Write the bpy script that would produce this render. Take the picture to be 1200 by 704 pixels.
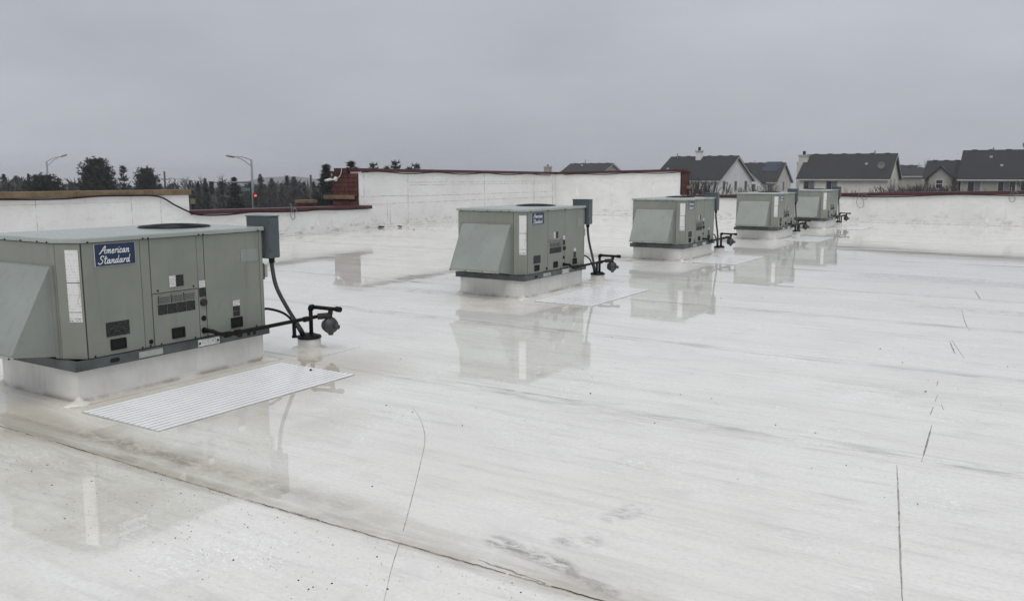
import bpy, bmesh, math, random
from mathutils import Vector, Matrix
R = math.radians
random.seed(7)
for o in list(bpy.data.objects): bpy.data.objects.remove(o)
scene = bpy.context.scene
col = scene.collection

# ------------------------------------------------------------------ camera
EYE, FPX, PITCH, YAW = 1.86, 990.0, R(8.389), R(31.863)
cd = bpy.data.cameras.new('camera'); cam = bpy.data.objects.new('camera', cd); col.objects.link(cam)
cd.sensor_width = 36; cd.lens = FPX / 1200 * 36; cd.clip_start = 0.05; cd.clip_end = 6000
cam.location = (0, 0, EYE); cam.rotation_euler = (R(90) - PITCH, 0, YAW)
scene.camera = cam

# ------------------------------------------------------------------ world: overcast sky
SUN_EL, SUN_AZ = R(66), R(150)          # azimuth measured from +Y clockwise
w = bpy.data.worlds.new('World'); scene.world = w; w.use_nodes = True
nt = w.node_tree; nt.nodes.clear()
def nn(t, kind, **kw):
    n = t.nodes.new(kind)
    for k, v in kw.items(): setattr(n, k, v)
    return n
out = nn(nt, 'ShaderNodeOutputWorld'); bg = nn(nt, 'ShaderNodeBackground')
sky = nn(nt, 'ShaderNodeTexSky', sky_type='NISHITA', sun_disc=False)
sky.sun_elevation = SUN_EL; sky.sun_rotation = SUN_AZ
sky.air_density = 1.0; sky.dust_density = 4.0
tc = nn(nt, 'ShaderNodeTexCoord')
mp = nn(nt, 'ShaderNodeMapping'); mp.inputs['Scale'].default_value = (1.0, 1.0, 3.2)
nz = nn(nt, 'ShaderNodeTexNoise'); nz.inputs['Scale'].default_value = 1.7; nz.inputs['Detail'].default_value = 4; nz.inputs['Roughness'].default_value = 0.5
cr = nn(nt, 'ShaderNodeValToRGB')
cr.color_ramp.elements[0].position = 0.3; cr.color_ramp.elements[0].color = (2.94, 3.10, 3.42, 1)
cr.color_ramp.elements[1].position = 0.72; cr.color_ramp.elements[1].color = (4.16, 4.34, 4.72, 1)
mx = nn(nt, 'ShaderNodeMix', data_type='RGBA'); mx.inputs[0].default_value = 0.985   # cloud deck hides the blue
L = nt.links
L.new(tc.outputs['Generated'], mp.inputs['Vector']); L.new(mp.outputs[0], nz.inputs['Vector']); L.new(nz.outputs['Fac'], cr.inputs[0])
L.new(sky.outputs[0], mx.inputs[6]); L.new(cr.outputs[0], mx.inputs[7]); L.new(mx.outputs[2], bg.inputs[0])
bg.inputs[1].default_value = 0.1
L.new(bg.outputs[0], out.inputs[0])

sd = bpy.data.lights.new('sun', 'SUN'); sun = bpy.data.objects.new('sun', sd); col.objects.link(sun)
sd.energy = 1.5; sd.angle = R(60); sd.color = (1.0, 0.985, 0.96)
dv = Vector((math.sin(SUN_AZ) * math.cos(SUN_EL), math.cos(SUN_AZ) * math.cos(SUN_EL), math.sin(SUN_EL)))
sun.rotation_euler = dv.to_track_quat('Z', 'Y').to_euler(); sun.location = (0, 0, 40)

vs = scene.view_settings
scene.display_settings.display_device = 'sRGB'
vs.view_transform = 'Standard'; vs.look = 'None'; vs.exposure = 0.34; vs.gamma = 1.0; vs.use_curve_mapping = False
scene.render.engine = 'CYCLES'
scene.render.resolution_x, scene.render.resolution_y = 1024, 600

# ------------------------------------------------------------------ pixel (1200x704) -> place
FW = Vector((-math.sin(YAW) * math.cos(PITCH), math.cos(YAW) * math.cos(PITCH), -math.sin(PITCH)))
RT = Vector((math.cos(YAW), math.sin(YAW), 0)); UP = RT.cross(FW)
def ray(x, y): return FW * FPX + RT * (x - 600) + UP * (352 - y)
def on_ground(x, y, z=0.0):
    d = ray(x, y); return Vector((0, 0, EYE)) + d * ((z - EYE) / d.z)
def on_y(x, y, Y):
    d = ray(x, y); return Vector((0, 0, EYE)) + d * (Y / d.y)
def at_dist(x, y, dist):
    d = ray(x, y); return Vector((0, 0, EYE)) + d * (dist / math.hypot(d.x, d.y))

# ------------------------------------------------------------------ helpers
def tag(o, label=None, cat=None, group=None, kind=None):
    if label: o['label'] = label
    if cat: o['category'] = cat
    if group: o['group'] = group
    if kind: o['kind'] = kind
    return o
def thing(name, loc=(0, 0, 0), rz=0.0, label=None, cat=None, group=None):
    o = bpy.data.objects.new(name, None); col.objects.link(o)
    o.location = loc; o.rotation_euler = (0, 0, rz); o.empty_display_size = 0.2
    return tag(o, label, cat, group)
class MB:
    def __init__(s): s.v = []; s.f = []
    def box(s, x0, x1, y0, y1, z0, z1):
        b = len(s.v)
        s.v += [(x0, y0, z0), (x1, y0, z0), (x1, y1, z0), (x0, y1, z0), (x0, y0, z1), (x1, y0, z1), (x1, y1, z1), (x0, y1, z1)]
        s.f += [tuple(b + i for i in q) for q in ((0, 3, 2, 1), (4, 5, 6, 7), (0, 1, 5, 4), (1, 2, 6, 5), (2, 3, 7, 6), (3, 0, 4, 7))]
        return s
    def prism(s, pts, axis, a0, a1):
        """pts: polygon in the two other axes (order x,y,z without axis); extruded along axis"""
        def mk(p, a):
            if axis == 'x': return (a, p[0], p[1])
            if axis == 'y': return (p[0], a, p[1])
            return (p[0], p[1], a)
        b = len(s.v); n = len(pts)
        s.v += [mk(p, a0) for p in pts] + [mk(p, a1) for p in pts]
        s.f.append(tuple(b + i for i in range(n))[::-1]); s.f.append(tuple(b + n + i for i in range(n)))
        for i in range(n):
            j = (i + 1) % n; s.f.append((b + i, b + j, b + n + j, b + n + i))
        return s
    def tube(s, pts, rad, n=8, cap=True):
        pts = [Vector(p) for p in pts]; b0 = len(s.v)
        rr = rad if isinstance(rad, (list, tuple)) else [rad] * len(pts)
        prev = None
        for i, p in enumerate(pts):
            t = (pts[min(i + 1, len(pts) - 1)] - pts[max(i - 1, 0)])
            t = t.normalized() if t.length > 1e-9 else Vector((0, 0, 1))
            if prev is None:
                a = t.cross(Vector((0, 0, 1)));
                if a.length < 1e-3: a = t.cross(Vector((1, 0, 0)))
            else: a = prev - t * prev.dot(t)
            a.normalize(); prev = a; c = t.cross(a)
            for k in range(n):
                q = 2 * math.pi * k / n; s.v.append(tuple(p + (a * math.cos(q) + c * math.sin(q)) * rr[i]))
        for i in range(len(pts) - 1):
            for k in range(n):
                k2 = (k + 1) % n
                s.f.append((b0 + i * n + k, b0 + i * n + k2, b0 + (i + 1) * n + k2, b0 + (i + 1) * n + k))
        if cap:
            s.f.append(tuple(b0 + k for k in range(n))[::-1]); e = b0 + (len(pts) - 1) * n
            s.f.append(tuple(e + k for k in range(n)))
        return s
    def lathe(s, prof, c=(0, 0, 0), n=20, axis='z'):
        b = len(s.v)
        for (r, h) in prof:
            for k in range(n):
                q = 2 * math.pi * k / n; x, y = r * math.cos(q), r * math.sin(q)
                p = {'z': (x, y, h), 'x': (h, x, y), 'y': (y, h, x)}[axis]
                s.v.append((p[0] + c[0], p[1] + c[1], p[2] + c[2]))
        for i in range(len(prof) - 1):
            for k in range(n):
                k2 = (k + 1) % n; s.f.append((b + i * n + k, b + i * n + k2, b + (i + 1) * n + k2, b + (i + 1) * n + k))
        s.f.append(tuple(b + k for k in range(n))[::-1]); e = b + (len(prof) - 1) * n; s.f.append(tuple(e + k for k in range(n)))
        return s
    def mesh(s, name, bevel=0.0, seg=2, smooth=False, recalc=True):
        me = bpy.data.meshes.new(name); me.from_pydata(s.v, [], s.f); me.update()
        if bevel or recalc:
            bm = bmesh.new(); bm.from_mesh(me)
            if recalc: bmesh.ops.recalc_face_normals(bm, faces=bm.faces)
            if bevel:
                ed = [e for e in bm.edges if len(e.link_faces) == 2 and e.calc_face_angle(0) > 0.5]
                bmesh.ops.bevel(bm, geom=ed, offset=bevel, segments=seg, affect='EDGES', profile=0.5, clamp_overlap=True)
            bm.to_mesh(me); bm.free()
        if smooth:
            for p in me.polygons: p.use_smooth = True
        return me
    def build(s, name, m, parent=None, bevel=0.0, smooth=False, seg=2, recalc=True):
        return put(name, s.mesh(name, bevel, seg, smooth, recalc), m, parent)
def put(name, me, m, parent=None, loc=None):
    o = bpy.data.objects.new(name, me); col.objects.link(o)
    if m and not me.materials: me.materials.append(m)
    if parent: o.parent = parent
    if loc: o.location = loc
    return o
def copy_tree(o, parent=None):
    c = o.copy(); col.objects.link(c); c.parent = parent
    for ch in [k for k in o.children]: copy_tree(ch, c)
    return c
def arc_pts(pts, n=6):
    """Catmull-Rom through the points"""
    P = [Vector(p) for p in pts]; P = [P[0] * 2 - P[1]] + P + [P[-1] * 2 - P[-2]]; o = []
    for i in range(1, len(P) - 2):
        for k in range(n):
            t = k / n; a, b, c, d = P[i - 1], P[i], P[i + 1], P[i + 2]
            o.append(0.5 * ((2 * b) + (c - a) * t + (2 * a - 5 * b + 4 * c - d) * t * t + (3 * b - a - 3 * c + d) * t ** 3))
    o.append(P[-2]); return o

# ------------------------------------------------------------------ material helpers
class G:
    """small node-graph writer"""
    def __init__(s, name):
        s.m = bpy.data.materials.new(name); s.m.use_nodes = True; s.t = s.m.node_tree; s.t.nodes.clear()
        s.out = s.t.nodes.new('ShaderNodeOutputMaterial'); s.b = s.t.nodes.new('ShaderNodeBsdfPrincipled')
        s.t.links.new(s.b.outputs[0], s.out.inputs[0])
    def n(s, kind, **kw): return nn(s.t, kind, **kw)
    def set(s, sock, v):
        if hasattr(v, 'is_linked') or hasattr(v, 'links'): s.t.links.new(v, sock)
        else: sock.default_value = v
    def pos(s): return s.n('ShaderNodeNewGeometry').outputs['Position']
    def obj(s): return s.n('ShaderNodeTexCoord').outputs['Object']
    def mapv(s, v, scale=(1, 1, 1), loc=(0, 0, 0), rot=(0, 0, 0)):
        m = s.n('ShaderNodeMapping'); s.t.links.new(v, m.inputs['Vector'])
        m.inputs['Scale'].default_value = scale; m.inputs['Location'].default_value = loc; m.inputs['Rotation'].default_value = rot
        return m.outputs[0]
    def noise(s, v, scale, detail=4, rough=0.55, dist=0.0):
        n = s.n('ShaderNodeTexNoise'); s.t.links.new(v, n.inputs['Vector'])
        n.inputs['Scale'].default_value = scale; n.inputs['Detail'].default_value = detail
        n.inputs['Roughness'].default_value = rough; n.inputs['Distortion'].default_value = dist
        return n.outputs['Fac']
    def voro(s, v, scale, feature='F1'):
        n = s.n('ShaderNodeTexVoronoi', feature=feature); s.t.links.new(v, n.inputs['Vector']); n.inputs['Scale'].default_value = scale
        return n.outputs['Distance']
    def step(s, f, a, b, lo=0.0, hi=1.0):
        n = s.n('ShaderNodeMapRange', interpolation_type='SMOOTHSTEP'); s.set(n.inputs[0], f)
        n.inputs[1].default_value = a; n.inputs[2].default_value = b; n.inputs[3].default_value = lo; n.inputs[4].default_value = hi
        return n.outputs[0]
    def math(s, op, a, b=0.0, c=None):
        n = s.n('ShaderNodeMath', operation=op); s.set(n.inputs[0], a); s.set(n.inputs[1], b)
        if c is not None: s.set(n.inputs[2], c)
        return n.outputs[0]
    def mix(s, f, a, b, mode='MIX'):
        n = s.n('ShaderNodeMix', data_type='RGBA', blend_type=mode); s.set(n.inputs[0], f)
        for i, v in ((6, a), (7, b)):
            if isinstance(v, tuple) and len(v) == 3: v = (*v, 1)
            s.set(n.inputs[i], v)
        return n.outputs[2]
    def xyz(s, v):
        n = s.n('ShaderNodeSeparateXYZ'); s.t.links.new(v, n.inputs[0]); return n.outputs
    def bump(s, h, strength=0.3, dist=0.01, prev=None):
        n = s.n('ShaderNodeBump'); s.t.links.new(h, n.inputs['Height']); n.inputs['Strength'].default_value = strength; n.inputs['Distance'].default_value = dist
        if prev is not None: s.t.links.new(prev, n.inputs['Normal'])
        return n.outputs[0]
    def segdist(s, v, a, b):
        """distance in plan from the segment a-b (2-D points)"""
        x, y, _ = s.xyz(v); dx, dy = b[0] - a[0], b[1] - a[1]; L2 = dx * dx + dy * dy
        px = s.math('SUBTRACT', x, a[0]); py = s.math('SUBTRACT', y, a[1])
        t = s.math('ADD', s.math('MULTIPLY', px, dx / L2), s.math('MULTIPLY', py, dy / L2))
        n = s.n('ShaderNodeClamp'); s.set(n.inputs[0], t); t = n.outputs[0]
        ex = s.math('SUBTRACT', px, s.math('MULTIPLY', t, dx)); ey = s.math('SUBTRACT', py, s.math('MULTIPLY', t, dy))
        return s.math('SQRT', s.math('ADD', s.math('MULTIPLY', ex, ex), s.math('MULTIPLY', ey, ey)))
    def fin(s, color=None, rough=0.6, metal=0.0, normal=None, **kw):
        if color is not None:
            if isinstance(color, tuple) and len(color) == 3: color = (*color, 1)
            s.set(s.b.inputs['Base Color'], color)
        s.set(s.b.inputs['Roughness'], rough); s.set(s.b.inputs['Metallic'], metal)
        if normal is not None: s.set(s.b.inputs['Normal'], normal)
        for k, v in kw.items(): s.set(s.b.inputs[k.replace('_', ' ')], v)
        return s.m
def simple(name, c, rough=0.6, metal=0.0, var=0.18, scale=6.0, bump=0.0, world=True, **kw):
    g = G(name); v = g.pos() if world else g.obj()
    f = g.noise(v, scale, 5, 0.6)
    dark = tuple(x * (1 - var) for x in c); lite = tuple(min(1, x * (1 + var)) for x in c)
    cc = g.mix(g.step(f, 0.3, 0.7), dark, lite)
    nr = g.bump(g.noise(v, scale * 6, 3), bump, 0.005) if bump else None
    return g.fin(cc, rough, metal, nr, **kw)

M = {}
# wet white roof membrane
SEAMS = [-5.28, -2.43, 0.41, 3.23, 6.05, 8.88, 11.72, 14.55, 17.4, 20.25, 23.1, 25.95, 28.8, 31.65, 34.5]
def roof_material():
    g = G('wet_membrane'); p = g.pos(); x, y, z = g.xyz(p)
    st = g.mapv(p, (0.22, 1.5, 1))                     # drying streaks run along the sheets
    big = g.noise(p, 0.35, 4, 0.55, 0.3)
    mid = g.noise(st, 1.3, 6, 0.62, 0.4)
    fine = g.noise(st, 7.0, 6, 0.7)
    base = g.mix(g.step(big, 0.3, 0.72), (0.785, 0.772, 0.715), (0.870, 0.865, 0.815))
    base = g.mix(g.step(mid, 0.5, 0.78, 0, 0.5), base, (0.55, 0.535, 0.485))
    pink = g.noise(p, 0.8, 3, 0.5)
    base = g.mix(g.step(pink, 0.52, 0.72, 0, 0.35), base, (0.72, 0.665, 0.635))
    base = g.mix(g.step(fine, 0.46, 0.8, 0, 0.50), base, (0.43, 0.415, 0.385))
    lng = g.noise(g.mapv(p, (0.10, 2.6, 1), (5, 2, 0)), 1.6, 8, 0.68, 0.25)
    base = g.mix(g.step(lng, 0.52, 0.76, 0, 0.42), base, (0.50, 0.475, 0.425))
    base = g.mix(g.step(lng, 0.46, 0.26, 0, 0.5), base, (0.90, 0.90, 0.885))
    grn = g.noise(p, 38, 4, 0.7); base = g.mix(g.step(grn, 0.42, 0.7, 0, 0.30), base, (0.50, 0.49, 0.47))
    blo = g.noise(p, 2.6, 6, 0.66, 0.5); base = g.mix(g.step(blo, 0.52, 0.72, 0, 0.32), base, (0.56, 0.55, 0.52))
    # brown tide lines left where ponds dried back
    tid = g.noise(g.mapv(p, (0.16, 1.0, 1), (3.1, 1.7, 0)), 0.55, 6, 0.6, 0.6)
    band = g.math('SUBTRACT', 1.0, g.step(g.math('ABSOLUTE', g.math('SUBTRACT', tid, 0.5)), 0.0, 0.012))
    band = g.math('MULTIPLY', band, g.step(g.noise(p, 0.5, 3), 0.45, 0.62, 0, 0.22))
    base = g.mix(band, base, (0.30, 0.26, 0.22))
    # rubbed white scuffs in clusters
    cl = g.step(g.noise(p, 1.3, 3, 0.5, 0.2), 0.53, 0.66)
    fl = g.step(g.noise(g.mapv(p, (1, 1.7, 1), (0, 0, 0), (0, 0, 0.6)), 24, 3, 0.6, 1.5), 0.56, 0.62)
    base = g.mix(g.math('MULTIPLY', g.math('MULTIPLY', cl, fl), 0.9), base, (0.95, 0.95, 0.94))
    # fine grit
    gr = g.math('SUBTRACT', 1.0, g.step(g.voro(p, 19.0), 0.05, 0.10))
    gr = g.math('MULTIPLY', gr, g.step(g.noise(p, 0.9, 3), 0.45, 0.65))
    gr = g.math('MULTIPLY', gr, g.step(g.noise(p, 11.0, 2), 0.5, 0.56))
    base = g.mix(g.math('MULTIPLY', gr, 0.8), base, (0.10, 0.095, 0.09))
    # dirt caught along the sheet laps
    acc = None
    rag = g.noise(g.mapv(p, (0.5, 4, 1)), 3.0, 6, 0.7)
    for i, sy in enumerate(SEAMS):
        if sy < 0 or sy > 30: continue
        dd = g.math('ABSOLUTE', g.math('SUBTRACT', y, sy - 0.02))
        k = g.step(dd, 0.0, 0.16, 1, 0) 
        acc = k if acc is None else g.math('MAXIMUM', acc, k)
    dirt = g.math('MULTIPLY', acc, g.step(rag, 0.42, 0.68, 0.0, 0.75))
    base = g.mix(dirt, base, (0.27, 0.255, 0.235))
    # abraded patches showing the grey scrim
    rn = g.noise(g.mapv(p, (1, 2.0, 1)), 7.0, 6, 0.75, 0.5)
    for a, b, wd, am in (((-2.25, 3.46), (-1.86, 3.40), 0.075, 0.9), ((-1.86, 3.40), (-1.52, 3.27), 0.065, 0.9), ((-1.95, 3.66), (-1.84, 3.70), 0.09, 0.5), ((-1.86, 4.05), (-1.80, 4.25), 0.09, 0.45),
                         ((-6.6, 3.42), (-4.6, 3.40), 0.09, 0.85), ((-4.6, 3.40), (-3.2, 3.40), 0.06, 0.5), ((-9.6, 12.2), (-8.9, 12.5), 0.7, 0.35), ((-9.2, 10.9), (-8.2, 10.8), 0.3, 0.5), ((-2.5, 17.0), (2.5, 16.6), 0.5, 0.5), ((-1.2, 13.4), (1.5, 13.0), 0.35, 0.45), ((-20, 36.4), (8, 36.4), 0.9, 0.45), ((-19.6, 12), (-19.6, 36), 0.9, 0.45)):
        d = g.segdist(p, a, b)
        k = g.math('MULTIPLY', g.step(d, wd * 0.25, wd * 1.25, 1, 0), am)
        k = g.math('MULTIPLY', k, g.step(rn, 0.40, 0.60))
        base = g.mix(k, base, (0.205, 0.195, 0.19))
    # beige tint round the first curb
    d = g.segdist(p, (-6.4, 3.6), (-5.9, 5.9)); k = g.math('MULTIPLY', g.step(d, 0.3, 1.2, 0.8, 0), g.step(mid, 0.25, 0.6, 0.3, 1))
    base = g.mix(k, base, (0.50, 0.455, 0.37))
    for a, b, wd, am in (((-7.5, 3.45), (-3.0, 3.40), 0.22, 0.6), ((-7.0, 3.20), (-1.3, 3.20), 0.07, 0.75), ((-3.0, 3.36), (-1.3, 3.3), 0.14, 0.45), ((-5.2, 2.75), (-4.3, 2.55), 0.75, 0.42), ((-7.2, 10.6), (-6.0, 10.3), 1.0, 0.45), ((-7.4, 17.3), (-6.4, 17.0), 1.1, 0.4), ((-5.6, 5.0), (-4.6, 4.6), 0.6, 0.4)):
        d = g.segdist(p, a, b); k = g.math('MULTIPLY', g.step(d, wd * 0.2, wd * 1.1, am, 0), g.step(blo, 0.3, 0.62, 0.35, 1))
        base = g.mix(k, base, (0.47, 0.425, 0.345))
    # standing film of rain
    rip = g.noise(g.mapv(p, (0.7, 1.6, 1)), 2.2, 3, 0.5)
    pit = g.noise(p, 60, 2, 0.5)
    n1 = g.bump(rip, 0.035, 0.02); 
    n2 = g.bump(pit, 0.25, 0.002)
    wet = g.step(g.noise(g.mapv(p, (0.4, 1.0, 1)), 0.9, 5, 0.6, 0.3), 0.36, 0.56)
    cro = g.step(wet, 0.0, 1.0, 0.07, 0.006)
    dry = g.math('MULTIPLY', g.step(g.noise(g.mapv(p, (0.5, 1.3, 1)), 30, 4, 0.7), 0.50, 0.62), g.step(g.noise(g.mapv(p, (0.3, 1.2, 1), (9, 4, 0)), 1.1, 5, 0.6), 0.44, 0.62))
    g.set(g.b.inputs['Coat Weight'], g.math('SUBTRACT', 1.0, g.math('MULTIPLY', dry, 0.35))); g.set(g.b.inputs['Coat IOR'], 2.5)
    g.set(g.b.inputs['Coat Roughness'], cro); g.set(g.b.inputs['Coat Normal'], n1)
    return g.fin(base, 0.75, 0.0, n2, Specular_IOR_Level=0.2)
M['roof'] = roof_material()
def wall_material():
    g = G('white_wall_membrane'); p = g.pos(); x, y, z = g.xyz(p)
    a = g.noise(p, 0.8, 5, 0.6); b = g.noise(g.mapv(p, (3.5, 3.5, 0.35)), 1.6, 5, 0.65); c = g.noise(g.mapv(p, (1, 1, 2.5)), 3.2, 6, 0.7)
    base = g.mix(g.step(a, 0.3, 0.7), (0.76, 0.755, 0.735), (0.84, 0.84, 0.82))
    base = g.mix(g.step(b, 0.55, 0.8, 0, 0.35), base, (0.52, 0.50, 0.46))
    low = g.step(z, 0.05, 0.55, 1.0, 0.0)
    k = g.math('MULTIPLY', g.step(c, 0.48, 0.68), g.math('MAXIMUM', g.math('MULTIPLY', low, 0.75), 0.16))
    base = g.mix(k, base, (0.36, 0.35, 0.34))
    nr = g.bump(g.noise(p, 3.0, 4, 0.6), 0.35, 0.03)
    return g.fin(base, 0.45, 0, nr)
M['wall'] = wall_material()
M['seam'] = simple('wall_lap', (0.80, 0.795, 0.77), 0.45, 0, 0.10, 5)
M['lapshade'] = simple('lap_shadow_and_dirt', (0.62, 0.605, 0.575), 0.5, 0, 0.35, 5)  # shadow lines along the wall laps painted as grey strips, with some dirt
M['cove'] = simple('cove_bead', (0.78, 0.765, 0.72), 0.4, 0, 0.12, 6)
M['red'] = simple('red_coping_metal', (0.062, 0.0125, 0.0135), 0.4, 0, 0.25, 3)
M['brick'] = simple('red_brick', (0.088, 0.025, 0.018), 0.8, 0, 0.35, 4, 0.4)
M['mortar'] = simple('dark_mortar', (0.028, 0.012, 0.010), 0.9, 0, 0.2, 8)
M['stone'] = simple('tan_stone', (0.17, 0.118, 0.068), 0.75, 0, 0.28, 3.2, 0.3)
M['black'] = simple('black_rubber', (0.008, 0.008, 0.0085), 0.5, 0, 0.3, 10, Specular_IOR_Level=0.18)
M['cable'] = simple('black_cable', (0.010, 0.010, 0.011), 0.4, 0, 0.2, 10, Specular_IOR_Level=0.18)
M['wire'] = simple('grey_wire', (0.20, 0.21, 0.22), 0.5, 0, 0.2, 10)
def paint(name, c, var=0.08, rough=0.42):
    g = G(name); p = g.pos(); o = g.obj()
    a = g.noise(p, 1.7, 5, 0.6); b = g.noise(g.mapv(p, (5, 5, 0.5)), 2.5, 5, 0.65)
    cc = g.mix(g.step(a, 0.3, 0.7), tuple(q * (1 - var) for q in c), tuple(q * (1 + var) for q in c))
    cc = g.mix(g.step(b, 0.52, 0.8, 0, 0.45), cc, tuple(q * 0.6 for q in c))
    sp = g.math('MAXIMUM', g.step(g.noise(p, 55, 3, 0.6), 0.64, 0.72, 0, 0.4), g.step(g.noise(g.mapv(p, (1, 1, .35)), 9, 5, 0.7), 0.62, 0.78, 0, 0.4))
    cc = g.mix(sp, cc, (0.09, 0.09, 0.07))
    nr = g.bump(g.noise(p, 2.6, 3), 0.16, 0.03)
    return g.fin(cc, g.step(a, 0.3, 0.7, rough - 0.06, rough + 0.1), 0, nr)
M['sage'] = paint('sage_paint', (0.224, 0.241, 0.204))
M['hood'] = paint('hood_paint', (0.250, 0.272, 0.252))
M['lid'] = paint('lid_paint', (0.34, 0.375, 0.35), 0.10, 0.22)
M['rail'] = simple('rail_steel', (0.082, 0.094, 0.094), 0.45, 0.3, 0.3, 4)
M['galv'] = simple('galvanised', (0.40, 0.40, 0.38), 0.4, 0.4, 0.2, 7)
M['gap'] = simple('dark_gap', (0.015, 0.016, 0.015), 0.7, 0, 0.1, 5, Specular_IOR_Level=0.18)
M['grill'] = simple('fan_guard_wire', (0.018, 0.019, 0.022), 0.4, 0.2, 0.2, 5, Specular_IOR_Level=0.18)
M['box'] = simple('disconnect_paint', (0.070, 0.088, 0.098), 0.42, 0, 0.14, 3)
M['boxside'] = simple('outlet_cover', (0.42, 0.40, 0.33), 0.5, 0, 0.12, 6)
M['blue'] = simple('badge_blue', (0.008, 0.027, 0.075), 0.35, 0, 0.2, 9)
M['white'] = simple('white_plate', (0.72, 0.73, 0.72), 0.45, 0, 0.10, 9)
M['rust'] = simple('rusty_fitting', (0.024, 0.017, 0.0145), 0.75, 0, 0.4, 20)
M['reg'] = simple('regulator_grey', (0.045, 0.054, 0.051), 0.5, 0.1, 0.2, 12)
M['pipe'] = simple('black_pipe', (0.008, 0.0068, 0.0065), 0.6, 0, 0.5, 18, Specular_IOR_Level=0.18)
M['pot'] = simple('pot_white', (0.66, 0.64, 0.59), 0.45, 0, 0.12, 8)
def curb_material():
    g = G('curb_flashing'); p = g.pos(); x, y, z = g.xyz(p)
    a = g.noise(g.mapv(p, (1, 1, 0.6)), 3.0, 6, 0.65); b = g.noise(g.mapv(p, (5, 5, 0.5)), 3, 5, 0.6)
    base = g.mix(g.step(a, 0.3, 0.7), (0.64, 0.63, 0.60), (0.76, 0.75, 0.72))
    base = g.mix(g.step(b, 0.5, 0.8, 0, 0.4), base, (0.42, 0.40, 0.36))
    base = g.mix(g.math('MULTIPLY', g.step(z, 0.0, 0.06, 1, 0), g.step(a, 0.35, 0.6)), base, (0.30, 0.27, 0.23))
    return g.fin(base, 0.35, 0, g.bump(g.noise(p, 5, 4), 0.25, 0.02))
M['curb'] = curb_material()
def pad_material():
    g = G('walkway_pad'); p = g.pos(); a = g.noise(p, 2.0, 5, 0.6)
    return g.fin(g.mix(g.step(a, 0.35, 0.7), (0.84, 0.85, 0.86), (0.91, 0.92, 0.93)), 0.35, 0, None, Coat_Weight=0.4, Coat_Roughness=0.1)
M['pad'] = pad_material()
def print_material(name, ground, ink, rows, amount=0.5, seed=0.0):
    """small print: rows of broken ink lines on a plate lying in the local y-z plane"""
    g = G(name); o = g.obj(); x, y, z = g.xyz(o)
    r = g.math('FRACT', g.math('MULTIPLY', z, rows)); line = g.step(g.math('ABSOLUTE', g.math('SUBTRACT', r, 0.5)), 0.22, 0.30, 1, 0)
    gl = g.step(g.noise(g.mapv(o, (1, 320, rows)), 1.0, 2, 0.5), 0.50, 0.56)
    blk = g.step(g.noise(g.mapv(o, (1, 30, rows * 0.35), (seed, seed, seed)), 1.0, 1), 0.34, 0.40)
    k = g.math('MULTIPLY', g.math('MULTIPLY', line, gl), blk)
    return g.fin(g.mix(k, ground, ink), 0.5, Specular_IOR_Level=0.25)
M['blackprint'] = print_material('black_sticker', (0.010, 0.010, 0.011), (0.11, 0.115, 0.11), 62)
M['whiteprint'] = print_material('white_sticker', (0.68, 0.68, 0.66), (0.08, 0.08, 0.08), 70)
def strip_material():
    g = G('data_strip'); o = g.obj(); x, y, z = g.xyz(o)
    rows = g.step(g.math('ABSOLUTE', g.math('SUBTRACT', g.math('FRACT', g.math('MULTIPLY', z, 42)), 0.5)), 0.2, 0.3, 1, 0)
    gl = g.step(g.noise(g.mapv(o, (90, 90, 42)), 1.0, 2), 0.52, 0.58, 0, 0.35)
    base = g.mix(g.math('MULTIPLY', rows, gl), (0.70, 0.70, 0.68), (0.25, 0.25, 0.26))
    st = g.noise(g.mapv(o, (16, 16, 2.2)), 1.0, 6, 0.7, 0.4)
    base = g.mix(g.step(st, 0.54, 0.68, 0, 0.75), base, (0.24, 0.19, 0.14))
    return g.fin(base, 0.5)
M['strip'] = strip_material()

# ================================================================== SETTING
gnd = MB(); NG = 60; GS = 1500.0
def ground_z(x, y): return -4.6 - min(38.0, max(0.0, math.hypot(x, y) - 190) * 0.13)
for j in range(NG + 1):
    for i in range(NG + 1):
        f = lambda k: math.copysign(abs(2 * k / NG - 1) ** 1.6, 2 * k / NG - 1) * GS
        gnd.v.append((f(i), f(j), ground_z(f(i), f(j))))
for j in range(NG):
    for i in range(NG): a = j * (NG + 1) + i; gnd.f.append((a, a + 1, a + NG + 2, a + NG + 1))
tag(gnd.build('ground', simple('winter_grass', (0.06, 0.06, 0.042), 0.9, 0, 0.35, 0.15), smooth=True), kind='structure')
roof = tag(MB().box(-21.6, 14, -12, 37.6, -4.6, 0).build('roof', M['roof']), kind='structure')
# sheet laps: a thin welded edge every 2.8 m
for sy in SEAMS:
    s = MB(); n = 70; x0, x1 = -19.7, 13.9
    top = []
    for i in range(n + 1):
        xx = x0 + (x1 - x0) * i / n; wv = 0.010 * math.sin(xx * 1.3 + sy) + random.uniform(-0.004, 0.004)
        s.v += [(xx, sy - 0.055 + wv, 0.0005), (xx, sy - 0.046 + wv, 0.0028), (xx, sy + 0.05, 0.0022), (xx, sy + 0.09, 0.0005)]
    for i in range(n):
        for k in range(3): a = i * 4 + k; s.f.append((a, a + 4, a + 5, a + 1))
    s.build('membrane_lap', M['roof'], roof, smooth=False)
M['grime'] = simple('lap_grime', (0.085, 0.075, 0.068), 0.7, 0, 0.5, 14)
M['crease'] = simple('crease_dirt', (0.27, 0.245, 0.225), 0.7, 0, 0.45, 14)
M['faint'] = simple('faint_crease', (0.36, 0.33, 0.30), 0.6, 0, 0.4, 14)
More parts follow.
